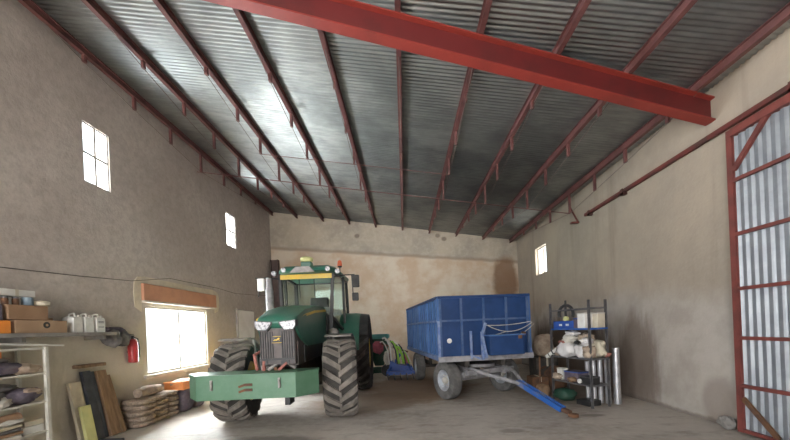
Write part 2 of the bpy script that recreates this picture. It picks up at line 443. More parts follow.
# main beam, I section, slightly askew
P0, P1 = Vector((XL, 3.28, 0)), Vector((XR, 5.12, 0))
d = (P1 - P0).normalized(); nrm = Vector((-d.y, d.x, 0))
def beam_prism(m, lo, hi, w0, w1):
    vs = []
    for P in (P0, P1):
        for a in (w0, w1):
            for h in (lo, hi):
                q = P + nrm * a; vs.append(m.b.verts.new((q.x, q.y, zr(P.x) - .015 + h)))
    v = vs
    for f in ((0, 1, 3, 2), (4, 6, 7, 5), (0, 4, 5, 1), (2, 3, 7, 6), (0, 2, 6, 4), (1, 5, 7, 3)): m.b.faces.new([v[k] for k in f])
bt = thing('main_roof_beam', 'huge red steel beam crossing the hall under the purlins', 'roof beam', (0, 0, 0))
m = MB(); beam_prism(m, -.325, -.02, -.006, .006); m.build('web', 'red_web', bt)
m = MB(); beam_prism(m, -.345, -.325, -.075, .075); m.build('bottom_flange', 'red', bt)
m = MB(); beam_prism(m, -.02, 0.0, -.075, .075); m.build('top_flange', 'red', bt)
# brace at the right wall
m = MB(); m.tube([(PX[9], YM, zr(PX[9]) - .3), (XR - .01, YM + .15, zr(XR) - .62)], .022, 6); m.bb(XR - .2, XR, YM + .1, YM + .2, zr(XR) - .66, zr(XR) - .62)
m.build('wall_brace', 'rail', None, label='dark slanted brace from the last purlin to the right wall', cat='brace')

# ---------------------------------------------------------------- sliding door on the right wall
zrail = 4.27
t = thing('door_rail', 'long dark red sliding rail along the right wall above the metal door', 'door rail', (XR, 0, zrail))
m = MB(); m.bb(-.09, -.03, .5, 8.5, -.03, .035); m.build('rail_channel', 'rail', t)
for y in (8.3, 7.05, 4.0):
    m = MB(); m.bb(-.10, 0, y - .04, y + .04, -.075, -.028); m.bb(-.10, -.088, y - .04, y + .04, -.075, .05); m.build('rail_bracket', 'rail', t)
DX = XR - .11
dr = MB()
D0, D1 = .9, 4.76
dr.bb(DX - .035, DX + .03, D1 - .075, D1, .03, 4.16)
dr.bb(DX - .05, DX + .03, D0, D0 + .11, .03, 4.16)
dr.bb(DX - .05, DX + .03, D0 + .11, D1 - .075, 4.06, 4.16)
door = struct('door_1', dr, 'door_red')
m = MB(); pts = []
n = int((D1 - D0) / .1 * 8)
for i in range(n + 1):
    y = D0 + (D1 - D0) * i / n
    ph = (y / .1) % 1
    w = max(0, min(1, (abs(ph - .5) - .16) / .12))
    pts.append((y, .03 * w))
prev = None
for y, o in pts:
    c = [m.b.verts.new((DX + .035 - o, y, z)) for z in (.06, 4.1)] + [m.b.verts.new((DX + .043 - o, y, z)) for z in (.06, 4.1)]
    if prev:
        m.b.faces.new((prev[0], prev[1], c[1], c[0])); m.b.faces.new((prev[2], c[2], c[3], prev[3]))
    prev = c
m.build('door_sheet', 'doorsheet', door)
for z in (.67, 1.321, 1.99, 2.728, 3.459, .06):
    MB().bb(DX - .045, DX - .0, D0 + .1, D1 - .075, z - .022, z + .022).build('door_crossbar', 'door_red', door)
m = MB(); m.bar((DX - .02, D1 - .08, 3.6), (DX - .02, D1 - .52, 4.08), .04, .06); m.build('door_brace', 'door_red', door)
m = MB(); m.bar((DX - .02, D1 - .08, .5), (DX - .02, D1 - .5, .08), .03, .06); m.build('door_brace', 'rust', door)
m = MB(); m.prism([(3.72, 0), (4.02, 0), (3.98, .16), (3.76, .2)], DX - .42, DX - .09, 'x')
m.build('door_stop_block', 'door_red', None, label='low red painted block at the foot of the metal door', cat='block')
m = MB(); m.blob((DX - .0, 4.95, .1), (.08, .12, .10), .3, 2, 3); m.build('rubble_lump', 'concrete', None, label='rough concrete lump by the door post foot', cat='rubble')

# ---------------------------------------------------------------- tractor
TR = thing('tractor', 'big green farm tractor with a green weight box, parked facing the camera', 'tractor', (-2.20, 6.48, 0), R(2.2))
def wheel_mesh(rad, wid, lugs, m, m2, rimr, parent, x, y, steer, seedrot=0, rimmat='yellow'):
    rot = Euler((0, 0, steer)).to_matrix()
    w = thing('wheel', None, None); w.name = 'wheel'; w.parent = parent
    w.location = (x, y, rad); w.rotation_euler = (0, 0, steer)
    h = wid / 2; lug = rad * .055
    rb = rad - lug
    prof = [(rimr, -h * .8), (rimr + .05, -h * .92), (rb * .86, -h * 1.0), (rb * .96, -h * .93), (rb, -h * .72), (rb, h * .72), (rb * .96, h * .93), (rb * .86, h), (rimr + .05, h * .92), (rimr, h * .8)]
    MB().lathe(prof, axis='x', n=40, loop=True).build('tyre', m2, w, SM)
    mb = MB()
    for k in range(lugs):
        for s in (-1, 1):
            a0 = 2 * PI * (k + (.25 if s > 0 else -.25)) / lugs + seedrot
            secs = []
            for q in range(5):
                u = q / 4
                xx = s * (-.06 * h + 1.03 * h * u); a = a0 + (.62 * 2 * PI / lugs) * u * 1.5
                rt = rad - (0 if u < .8 else lug * 1.1 * (u - .8) / .2); ri = rb - (.02 if u < .8 else .02 + rb * .05 * (u - .8) / .2)
                wd = (.40 if q else .46) * PI / lugs * (1.0 + .35 * u)
                sec = []
                for (r, da) in ((ri, -wd * 1.15), (rt, -wd * .85), (rt, wd * .85), (ri, wd * 1.15)):
                    sec.append((xx, -r * math.cos(a + da), r * math.sin(a + da)))
                secs.append(sec)
            mb.loft(secs)
    mb.build('tread_lugs', m, w)
    rp = [(.05, -h * .25), (rimr * .55, -h * .22), (rimr * .7, -h * .5), (rimr * .98, -h * .75), (rimr * 1.02, -h * .8), (rimr * 1.02, h * .8), (rimr * .98, h * .75), (rimr * .7, h * .5), (rimr * .55, h * .22), (.05, h * .25)]
    MB().lathe(rp, axis='x', n=28).build('rim', rimmat, w, SM)
    hb = MB().lathe([(.06, -h * .4), (.13, -h * .38), (.13, h * .38), (.06, h * .4)], axis='x', n=16); hb.build('hub', 'darkmetal', w, SM)
    return w
st = R(7)
wf = [wheel_mesh(.745, .62, 19, 'tyre', 'groove', .38, TR, s * 1.0 - .08, 0, st, .1 * s) for s in (-1, 1)]
wr = [wheel_mesh(1.0, .60, 22, 'tyre_dark', 'groove', .52, TR, s * 1.05, 2.82, 0, .1) for s in (-1, 1)]
for w in wf: w.name = 'front_wheel'
for w in wr: w.name = 'rear_wheel'
# chassis
m = MB(); m.bb(-.26, .26, -.62, 2.9, .62, 1.12, .03); m.bb(-.36, .36, 1.6, 3.1, .6, 1.3, .04); m.bb(-.3, .3, .2, 1.3, 1.1, 1.35)
m.build('chassis', 'chassis', TR)
m = MB(); m.bb(-.78, .78, -.1, .1, .62, .84, .03); m.bb(-.86, -.7, -.12, .12, .52, .95, .03); m.bb(.7, .86, -.12, .12, .52, .95, .03)
m.tube([(-.7, .18, .78), (.7, .18, .78)], .03); m.build('front_axle', 'chassis', TR)
m = MB(); m.lathe([(.10, -1.0), (.17, -.7), (.2, -.3), (.2, .3), (.17, .7), (.10, 1.0)], (0, 2.82, 1.0), 'x', 16); m.build('rear_axle', 'chassis', TR, SM)
# hood
def hsec(y, w, zb, zt, k=.14, cx=0.):
    return [(cx + px, py, pz) for px, py, pz in [(-w, y, zb), (-w, y, zt - k), (-w * .93, y, zt - k * .4), (-w * .66, y, zt - .02), (0, y, zt), (w * .66, y, zt - .02), (w * .93, y, zt - k * .4), (w, y, zt - k), (w, y, zb)]]
m = MB(); m.loft([hsec(-1.06, .29, 1.80, 1.87, .05, .05), hsec(-1.02, .32, 1.75, 1.93, .08, .05), hsec(-.85, .345, 1.6, 2.0, .14, .045), hsec(-.4, .375, 1.4, 2.12, .14, .02), hsec(.2, .41, 1.4, 2.20), hsec(1.18, .44, 1.4, 2.26)])
m.build('hood', 'green', TR, R(50))
m = MB()
for s in (-1, 1):
    m.loft([[(s * (.362 + dx), y, z + dz) for dx, dz in ((0, -.018), (.012, -.018), (.012, .018), (0, .018))] for y, z, dx0 in ((-.8, 1.80, 0),)] and
           [[(s * (w + dx), y, z + dz) for dx, dz in ((-.02, -.022), (.008, -.022), (.008, .026), (-.02, .026))] for y, z, w in ((-.75, 1.885, .376), (-.4, 1.965, .387), (.2, 2.05, .412), (1.15, 2.12, .443))])
m.build('hood_stripe', 'yellow', TR)
m = MB(); m.bb(-.245, .345, -1.0, -.4, 1.12, 1.78, .02); m.bb(-.28, .36, -.9, .1, 1.1, 1.5); gr = m.build('grille', 'grille', TR)
m = MB()
for k in range(15):
    x = -.225 + .55 * k / 14
    if abs(x - .05) < .05: continue
    m.bb(x - .007, x + .007, -1.02, -.99, 1.24, 1.68)
m.bb(-.24, .34, -1.022, -.99, 1.21, 1.235)
m.build('grille_slat', 'black', gr)
m = MB(); m.bb(-.25, -.12, -1.015, -.99, 1.13, 1.2); m.build('grille_vent', 'black', gr)
m = MB(); m.bb(.1, .24, -1.015, -.99, 1.13, 1.2); m.build('grille_vent', 'black', gr)
# badge: small yellow outline shield with a leaping shape
m = MB(); m.prism([(.05 + x, z) for x, z in [(-.075, 1.49), (.075, 1.49), (.085, 1.55), (.06, 1.6), (-.06, 1.6), (-.085, 1.55)]], -1.03, -1.018, 'y'); bd = m.build('badge', 'black', gr)
m = MB(); m.prism([(.05 + x, z) for x, z in [(-.06, 1.525), (-.035, 1.55), (.0, 1.55), (.03, 1.575), (.055, 1.57), (.04, 1.555), (.045, 1.52), (.03, 1.545), (.0, 1.53), (-.03, 1.53)]], -1.036, -1.03, 'y')
m.bb(-.03, .13, -1.034, -1.03, 1.49, 1.497); m.bb(-.015, .115, -1.034, -1.03, 1.593, 1.6)
m.build('badge_emblem', 'yellow', gr)
for s in (-1, 1):
    m = MB(); m.prism([(.05 + s * u, z) for u, z in ((.325, 1.855), (.325, 1.775), (.285, 1.715), (.15, 1.705), (.08, 1.80), (.075, 1.83))], -1.085, -.93, 'y')
    h = m.build('headlight', 'lamp', TR)
    m = MB(); m.prism([(.05 + s * u, z) for u, z in ((.332, 1.865), (.332, 1.765), (.29, 1.70), (.14, 1.69), (.06, 1.795), (.055, 1.84))], -1.075, -.92, 'y'); m.build('headlight_rim', 'black', h)
# hood sides below: black engine panels
m = MB()
for s in (-1, 1): m.bb(s * .30, s * .385, -.55, 1.15, 1.12, 1.42, .01)
m.build('engine_panel', 'black', TR)
# front linkage and weight box
m = MB()
for s in (-1, 1): m.bar((s * .28, -.5, .8), (s * .32, -.98, .82), .07, .12)
m.bar((0, -.55, 1.02), (0.0, -1.0, 1.05), .05, .08)
m.build('front_linkage', 'rust', TR)
m = MB(); m.tube([(-.22, -.95, 1.0), (-.24, -.95, 1.25), (-.22, -.8, 1.32)], .035); m.tube([(-.12, -1.0, 1.05), (.12, -.95, 1.2), (.3, -.9, 1.06)], .03)
m.build('hydraulic_ram', 'steel', TR)
m = MB(); m.tube([(-.34, -.9, 1.04), (-.36, -.95, 1.3), (-.30, -.75, 1.36)], .028); m.tube([(-.2, -.98, 1.04), (-.18, -1.0, 1.2)], .03); m.bar((.05, -.98, 1.04), (.2, -1.0, 1.16), .05, .04); m.build('hitch_linkage', 'redrag', TR)
bx0 = -.35
def wb(z0, z1, g=0):
    f = .77 - g; e = 1.06 - g
    return [(bx0 - f, -1.34 + g), (bx0 + f, -1.34 + g), (bx0 + e, -1.02), (bx0 + e - .05, -.80 - g), (bx0 - e + .05, -.80 - g), (bx0 - e, -1.02)]
m = MB(); m.prism(wb(0, 0), .645, 1.015); box = m.build('weight_box', 'green_box', TR)
m = MB(); m.prism([(x * 1.0 + (x - bx0) * .012, y * 1.0 - (.012 if y < -1.2 else -.01)) for x, y in wb(0, 0)], 1.015, 1.035); m.build('weight_box_lid', 'green_box', box)
for px in (-.53, .52):
    m = MB(); m.bb(bx0 + px - .018, bx0 + px + .018, -1.36, -1.34, .80, .96); m.tube([(bx0 + px, -1.365, .81), (bx0 + px + .015, -1.37, .86), (bx0 + px, -1.365, .93)], .014)
    m.build('latch', 'steel', box)
m = MB()
for dz in (.76, .84):
    m.bar((bx0 - .11, -1.345, dz), (bx0 - .02, -1.345, dz + .03), .02, .035); m.bar((bx0 - .02, -1.345, dz + .03), (bx0 + .1, -1.345, dz + .03), .02, .04)
m.build('slot', 'rust', box)
m = MB(); m.bb(.2, .28, -1.2, -.95, .5, .62); m.build('box_foot', 'black', box)
# front fenders
for s in (-1, 1):
    m = MB(); secs = []
    for k in range(9):
        a = R(75 + 72 * k / 8); r0, r1 = .82, .845
        cx = s * 1.0 - .08
        secs.append([(cx - .25, -r0 * math.cos(a), .745 + r0 * math.sin(a)), (cx + .25, -r0 * math.cos(a), .745 + r0 * math.sin(a)),
                     (cx + .25, -r1 * math.cos(a), .745 + r1 * math.sin(a)), (cx - .25, -r1 * math.cos(a), .745 + r1 * math.sin(a))])
    m.loft(secs); m.bar((s * .72, .1, .9), (s * .8, .1, 1.55), .04, .04)
    m.build('front_fender', 'steel', TR, SM)
# cab
m = MB()
m.prism([(1.16, 1.3), (1.9, 1.05), (2.95, 1.3), (2.95, 1.72), (1.16, 2.0)], -.60, .60, 'x'); m.build('cab_body', 'black', TR)
m = MB()
for s in (-1, 1):
    m.bar((s * .56, 1.22, 1.95), (s * .62, 1.32, 3.03), .07, .07)
    m.bar((s * .74, 2.1, 1.6), (s * .74, 2.1, 3.03), .05, .06)
    m.bar((s * .72, 2.98, 1.7), (s * .70, 2.92, 3.03), .08, .09)
    m.bar((s * .58, 1.2, 1.98), (s * .74, 2.1, 1.62), .05, .06); m.bar((s * .74, 2.1, 1.62), (s * .72, 2.98, 1.72), .05, .06)
m.bar((-.58, 1.2, 2.0), (.58, 1.2, 2.0), .05, .06); m.bar((-.62, 1.32, 3.01), (.62, 1.32, 3.01), .06, .06)
m.bar((-.70, 2.95, 3.01), (.70, 2.95, 3.01), .06, .06); m.bar((-.72, 2.98, 1.75), (.72, 2.98, 1.75), .06, .06)
for s in (-1, 1): m.bar((s * .62, 1.32, 3.01), (s * .72, 2.95, 3.01), .06, .06)
m.build('cab_frame', 'black', TR)
def quadpane(vs, name='cab_window'):
    m = MB(); a = [m.b.verts.new(v) for v in vs]; n = (Vector(vs[1]) - Vector(vs[0])).cross(Vector(vs[2]) - Vector(vs[0])).normalized() * .008
    b = [m.b.verts.new(Vector(v) + n) for v in vs]
    m.b.faces.new(a); m.b.faces.new(b[::-1])
    for i in range(4): m.b.faces.new((a[i], a[(i + 1) % 4], b[(i + 1) % 4], b[i]))
    return m.build(name, 'cabglass', TR)
quadpane([(-.54, 1.21, 2.02), (.54, 1.21, 2.02), (.6, 1.31, 3.0), (-.6, 1.31, 3.0)], 'windscreen')
for s in (-1, 1):
    quadpane([(s * .57, 1.24, 2.0), (s * .74, 2.1, 1.66), (s * .735, 2.1, 2.98), (s * .625, 1.33, 2.98)])
    quadpane([(s * .74, 2.13, 1.66), (s * .72, 2.95, 1.78), (s * .705, 2.9, 2.98), (s * .74, 2.13, 2.98)])
quadpane([(-.68, 2.97, 1.8), (.68, 2.97, 1.8), (.66, 2.93, 2.98), (-.66, 2.93, 2.98)], 'rear_window')
m = MB(); m.bar((-.60, 1.278, 2.945), (.60, 1.278, 2.945), .012, .11); m.build('sunshade_strip', 'yellow', TR)
# roof
def rs(z, gx, gy):
    o = .05
    return [(o - .68 + gx, 1.12 + gy + .15, z), (o - .56 + gx, 1.04 + gy, z), (o + .56 - gx, 1.04 + gy, z), (o + .68 - gx, 1.12 + gy + .15, z), (o + .74 - gx, 2.9 - gy, z), (o + .62 - gx, 3.1 - gy, z), (o - .62 + gx, 3.1 - gy, z), (o - .74 + gx, 2.9 - gy, z)]
m = MB(); m.loft([rs(3.01, .03, .06), rs(3.04, 0, 0), rs(3.10, 0, .02), rs(3.17, .08, .12), rs(3.19, .2, .3)]); m.build('cab_roof', 'green', TR, R(30))
for s in (-1, 1):
    m = MB(); m.lathe([(.0, -.03), (.055, -.025), (.06, .03), (.02, .06)], (s * .5 + .05, 1.06, 3.07), 'y', 12); m.build('work_light', 'lamp', TR, SM)
    m = MB(); m.lathe([(.0, -.03), (.055, -.025), (.06, .03), (.02, .06)], (s * .72 + (.0 if s < 0 else .03), 1.2, 3.03), 'y', 12); m.build('work_light', 'lamp', TR, SM)
m = MB(); m.lathe([(.10, 0), (.14, .02), (.15, .09), (.11, .12)], (.04, 1.25, 3.265), 'z', 16); gp = m.build('satellite_receiver', 'yellowgreen', TR, SM)
m = MB(); m.bb(-.08, .16, 1.14, 1.36, 3.14, 3.27, .02); m.build('receiver_base', 'green', gp)
m = MB(); m.prism([(-.3, 3.0), (.26, 3.0), (.14, 3.13), (-.16, 3.13)], 1.0, 1.05, 'y'); m.build('receiver_bracket', 'steel', gp)
m = MB(); m.tube([(.66, 2.2, 3.1), (.66, 2.2, 3.3)], .012); m.lathe([(.05, 3.3), (.055, 3.31), (.055, 3.33)], (.66, 2.2, 0), 'z', 12); bc = m.build('beacon', 'black', TR)
m = MB(); m.lathe([(.06, 3.33), (.065, 3.36), (.055, 3.45), (.03, 3.48)], (.66, 2.2, 0), 'z', 14); m.build('beacon_lamp', 'glove', bc, SM)
# mirrors
for s in (-1, 1):
    m = MB(); m.tube([(s * .64, 1.35, 2.92), (s * .9, 1.25, 2.94), (s * 1.14, 1.2, 2.93)], .014); m.tube([(s * 1.07, 1.22, 2.93), (s * 1.09, 1.2, 2.5)], .012)
    a = m.build('mirror_arm', 'black', TR)
    m = MB(); m.box(((1.16 if s > 0 else -1.02), 1.2, 2.78), (.17, .06, .29), (0, 0, s * .15), .02); m.build('mirror', 'white' if s < 0 else 'black', a)
    m = MB(); m.box((s * 1.14, 1.2, 2.42), (.15, .06, .19), (0, 0, s * .15), .02)
    if s > 0: m.build('mirror', 'black', a)
    else: m.b.free()
# exhaust
m = MB(); m.lathe([(.05, 1.55), (.075, 1.6), (.085, 2.0), (.085, 2.62), (.07, 2.66), (.06, 2.9), (.045, 2.9)], (-.78, 1.05, 0), 'z', 14); m.build('exhaust_stack', 'dusty', TR, SM)
m = MB(); m.tube([(.5, .95, 1.6), (.5, 1.05, 1.95), (.48, 1.1, 2.05)], .02); m.build('grab_rail', 'black', TR)
# rear fenders
for s in (-1, 1):
    m = MB(); secs = []
    for k in range(12):
        a = R(8 + 140 * k / 11); r0, r1 = 1.08, 1.12
        yy = lambda r: 2.82 - r * math.cos(a)
        zz = lambda r: 1.0 + r * math.sin(a)
        secs.append([(s * .60, yy(r0), zz(r0)), (s * 1.12, yy(r0), zz(r0)), (s * 1.12, yy(r1 - .02), zz(r1 - .02)), (s * 1.0, yy(r1), zz(r1)), (s * .60, yy(r1), zz(r1))])
    m.loft(secs); f = m.build('rear_fender', 'green', TR, SM)
    m = MB(); m.loft([[(s * 1.12, y0, z0), (s * 1.33, y0, z0 - .03), (s * 1.33, y1, z1 - .03), (s * 1.12, y1, z1)] for (y0, z0), (y1, z1) in
                      [((2.82 - 1.08 * math.cos(a), 1.0 + 1.08 * math.sin(a)), (2.82 - 1.1 * math.cos(a), 1.0 + 1.1 * math.sin(a))) for a in [R(30 + 110 * k / 10) for k in range(11)]]])
    m.build('fender_extension', 'black', f, SM)
# steps and tank
m = MB()
for k, z in enumerate((.5, .78, 1.06, 1.3)): m.bb(.58, .98, 1.42, 1.66, z, z + .03)
m.bb(.56, .59, 1.42, 1.66, .5, 1.4); m.bb(.97, 1.0, 1.42, 1.66, .5, 1.33); m.build('cab_step', 'black', TR)
for s in (-1, 1):
    m = MB(); m.bb(s * .36, s * .80, .88, 1.36, .72, 1.4, .05); m.build('fuel_tank', 'black', TR)
m = MB(); m.blob((.62, 1.1, 1.62), (.13, .1, .1), .1, 2, 2, 2); m.build('side_lamp', 'steel', TR, 3.2)
# inside the cab
m = MB(); m.bb(-.26, .26, 2.1, 2.6, 1.72, 1.86, .04); m.box((0, 2.62, 2.2), (.5, .12, .75), (-.12, 0, 0), .04); m.build('seat', 'black', TR)
m = MB()
ring = [(0 + .19 * math.cos(2 * PI * k / 16), 1.75 + .19 * math.sin(2 * PI * k / 16) * .8, 2.12 + .19 * math.sin(2 * PI * k / 16) * -.5) for k in range(17)]
m.tube(ring, .014, 6, False); m.tube([(0, 1.75, 2.12), (0, 1.5, 1.75)], .03); m.build('steering_wheel', 'black', TR)
m = MB(); m.bb(-.36, .36, 1.28, 1.5, 1.9, 2.08, .03); m.build('dashboard', 'black', TR)
m = MB(); m.bb(.28, .5, 1.9, 2.5, 1.72, 2.0, .03); m.bb(.3, .48, 1.75, 1.79, 2.05, 2.25); m.build('armrest_console', 'steel', TR)
m = MB()
for x in (-.18, .17): m.tube([(x, 1.33, 2.9), (x + .015, 1.32, 2.45)], .01)
m.build('wiper', 'black', TR)

# ---------------------------------------------------------------- trailer
TL = thing('farm_trailer', 'high sided blue farm trailer with a long drawbar resting on the floor', 'trailer', (1.645, 7.97, 0), R(8.1))
BX, BY0, BY1, BZ0, BZ1 = 1.0, -.65, 3.72, .98, 2.28
zm = 1.76
def panel(name, mm, a): return a.build(name, mm, TL)
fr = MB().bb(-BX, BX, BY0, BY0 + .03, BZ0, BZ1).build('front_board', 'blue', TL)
m = MB()
for x in (-BX + .02, -.52, -.02, .49, BX - .02): m.bb(x - .022, x + .022, BY0 - .04, BY0, BZ0, BZ1 - .03)
m.build('front_rib', 'blue_rib', fr)
m = MB(); m.bb(-BX, BX, BY0 - .045, BY0 - .002, zm - .02, zm + .02); m.build('front_crossrail', 'blue_rib', fr)
m = MB(); m.bb(-BX - .03, BX + .03, BY0 - .05, BY0 + .04, BZ1 - .045, BZ1 + .01); m.build('front_top_rail', 'blue', fr)
for s in (-1, 1):
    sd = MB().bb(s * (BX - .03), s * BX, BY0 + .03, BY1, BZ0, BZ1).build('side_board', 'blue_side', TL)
    m = MB(); nr = 17
    for k in range(nr):
        y = BY0 + .02 + (BY1 - BY0 - .04) * k / (nr - 1)
        w = .035 if k % 4 == 0 else .02
        m.bb(s * BX, s * (BX + (.05 if k % 4 == 0 else .025)), y - w, y + w, BZ0, BZ1 - .03)
    m.build('side_rib', 'blue_side', sd)
    m = MB(); m.bb(s * BX, s * (BX + .06), BY0, BY1, zm - .022, zm + .022); m.build('side_midrail', 'dust_blue', sd)
    m = MB(); m.bb(s * (BX - .035), s * (BX + .06), BY0, BY1, BZ1 - .045, BZ1 + .008); m.build('side_top_rail', 'blue', sd)
    m = MB(); m.bb(s * BX, s * (BX + .07), BY0 - .03, BY1 + .02, BZ0 - .07, BZ0 + .03); m.build('side_sill', 'dust_blue', sd)
    m = MB(); m.bb(s * (BX - .005), s * (BX + .05), BY0 - .03, BY0 + .02, BZ0 - .02, zm if s < 0 else BZ0 + .1); m.build('corner_post', 'dust_blue', sd)
MB().bb(-BX, BX, BY1 - .03, BY1, BZ0, BZ1).build('tailboard', 'blue_side', TL)
MB().bb(-BX, BX, BY0, BY1, BZ0 - .05, BZ0).build('load_floor', 'chassis', TL)
m = MB(); m.bb(-BX - .06, BX + .06, BY0 - .07, BY0 + .02, BZ0 - .1, BZ0 + .015); m.build('front_sill', 'dusty', TL)
m = MB()
for s in (-1, 1): m.bb(s * .36, s * .46, BY0 + .05, BY1 - .05, BZ0 - .24, BZ0 - .05)
for y in (-.3, .6, 1.5, 2.4, 3.4): m.bb(-.9, .9, y - .04, y + .04, BZ0 - .14, BZ0 - .05)
m.build('chassis_frame', 'chassis', TL)
# white disc reflector on the front board
m = MB(); m.lathe([(.0, -.008), (.05, -.008), (.055, .0), (.05, .008), (0.001, .01)], (-.80, BY0 - .012, 1.33), 'y', 16); m.build('reflector', 'white', fr, SM)
# upright hook bar and tool box with its posts
m = MB(); m.bar((-.34, BY0 - .06, BZ0 - .05), (-.34, BY0 - .06, 1.52), .045, .045); m.bar((-.34, BY0 - .06, BZ0 + .02), (-.15, BY0 - .1, BZ0 - .06), .04, .04); m.build('hook_bar', 'dust_blue', TL)
m = MB(); m.bb(-.03, .72, BY0 - .34, BY0 - .05, 1.0, 1.40, .012); tb = m.build('tool_box', 'blue', TL)
m = MB(); m.bb(-.05, .74, BY0 - .36, BY0 - .045, 1.40, 1.425); m.build('tool_box_lid', 'blue_side', tb)
m = MB(); m.bb(.58, .66, BY0 - .37, BY0 - .345, 1.33, 1.4); m.build('tool_box_catch', 'rust', tb)
m = MB(); m.bar((-.10, BY0 - .1, .9), (-.10, BY0 - .08, 1.5), .06, .05); m.bar((-.10, BY0 - .1, 1.45), (-.0, BY0 - .06, 1.68), .045, .05); m.bar((-.10, BY0 - .3, .95), (-.10, BY0 - .08, 1.42), .05, .05); m.build('box_support', 'dust_blue', TL)
# brake cable loops
m = MB()
def arc(x0, x1, z0, z1, sag, y): return [(x0 + (x1 - x0) * k / 12, y - .02 * math.sin(PI * k / 12), z0 + (z1 - z0) * k / 12 - sag * 4 * (k / 12) * (1 - k / 12)) for k in range(13)]
m.tube(arc(.02, 1.02, 1.63, 1.68, .03, BY0 - .07), .009, 6); m.tube(arc(.05, 1.05, 1.62, 1.66, .16, BY0 - .075), .009, 6)
m.tube(arc(.4, 1.08, 1.40, 1.62, .10, BY0 - .08), .008, 6); m.tube(arc(.2, .45, 1.42, 1.48, 0, BY0 - .08), .008, 6)
m.build('hanging_cable', 'dirtywhite', TL, SM)
m = MB(); m.lathe([(.0, 0), (.045, 0), (.05, .07), (0.01, .075)], (.84, BY0 - .11, 1.42), 'y', 12); m.build('lamp_socket', 'rust', TL, SM)
# turntable, dolly, drawbar (turned to the right)
dang = R(18.5)
dm = Matrix.Rotation(dang, 3, 'Z')
def dv(x, y, z): v = dm @ Vector((x, y, z)); return (v.x, v.y, v.z)
m = MB(); m.lathe([(.36, .70), (.44, .70), (.44, .76), (.36, .76)], (0, 0, 0), 'z', 28); m.build('turntable', 'dusty', TL, SM)
m = MB()
for s in (-1, 1):
    m.bar(dv(s * .38, -.55, .60), dv(s * .38, .5, .66), .08, .12)
    for k in range(4): m.bar(dv(s * .62, -.42 + .03 * k, .52 + .028 * k), dv(s * .62, .42 - .03 * k, .52 + .028 * k), .07, .025)
m.bar(dv(-.7, 0, .43), dv(.7, 0, .43), .09, .09); m.bar(dv(-.66, -.5, .62), dv(.66, -.5, .62), .07, .1)
m.build('dolly_frame', 'dusty', TL)
m = MB(); A0, A1, ap = dv(-.44, -.55, .66), dv(.44, -.55, .66), dv(0, -1.35, .48)
tip = dv(.0, -2.46, .09); mid = dv(.0, -2.32, .12)
for s, a in ((-1, A0), (1, A1)):
    k = dv(s * .36, -.85, .60); e = dv(s * .05, -1.35, .46); f = dv(s * .04, -2.32, .12)
    m.bar(e, f, .05, .09)
m.bar(dv(0, -1.3, .50), dv(0, -2.2, .175), .10, .02)
db = m.build('drawbar', 'blue_bar', TL)
m = MB()
for s, a in ((-1, A0), (1, A1)): m.tube([dv(s * .46, -.2, .70), a, dv(s * .36, -.85, .60), dv(s * .05, -1.4, .45)], .038, 8)
m.build('drawbar_fork', 'dusty', db, SM)
m = MB(); m.bar(mid, tip, .09, .06); m.lathe([(.045, -.025), (.08, -.025), (.08, .025), (.045, .025)], dv(0, -2.52, .06), 'z', 14); m.build('drawbar_eye', 'rust', db)
def trailer_wheel(x, y, ang):
    w = thing('wheel', None, None); w.parent = TL; w.location = (x, y, .43); w.rotation_euler = (0, 0, ang)
    h = .13
    m = MB(); m.lathe([(.24, -h * .8), (.27, -h), (.37, -h * 1.02), (.415, -h * .85), (.43, -h * .55), (.43, h * .55), (.415, h * .85), (.37, h * 1.02), (.27, h), (.24, h * .8)], axis='x', n=36, loop=True)
    m.build('tyre', 'ttyre', w, SM)
    m = MB(); m.lathe([(.03, -.03), (.15, -.02), (.19, -.08), (.235, -.10), (.25, -.11), (.25, .11), (.235, .10), (.19, .08), (.15, .02), (.03, .03)], axis='x', n=28); m.build('rim', 'rim', w, SM)
    m = MB(); m.lathe([(.02, -.10), (.07, -.09), (.085, -.02), (.085, .02), (.07, .09), (.02, .10)], axis='x', n=14)
    for k in range(6):
        a = 2 * PI * k / 6; m.lathe([(.012, -.06), (.012, .06)], (0, .12 * math.cos(a), .12 * math.sin(a)), 'x', 6)
    m.build('hub', 'dirtywhite', w, SM)
    return w
for s in (-1, 1):
    v = dm @ Vector((s * .82, 0, 0)); trailer_wheel(v.x, v.y, dang)
    trailer_wheel(s * .86, 2.75, 0)
m = MB(); m.bar((-.8, 2.75, .43), (.8, 2.75, .43), .09, .09)
for s in (-1, 1):
    for k in range(4): m.bar((s * .6, 2.3 + .04 * k, .5 + .03 * k), (s * .6, 3.2 - .04 * k, .5 + .03 * k), .07, .025)
    m.bb(s * .6 - .04, s * .6 + .04, 2.2, 2.3, .5, .93); m.bb(s * .6 - .04, s * .6 + .04, 3.2, 3.3, .5, .93)
m.build('rear_axle', 'chassis', TL)

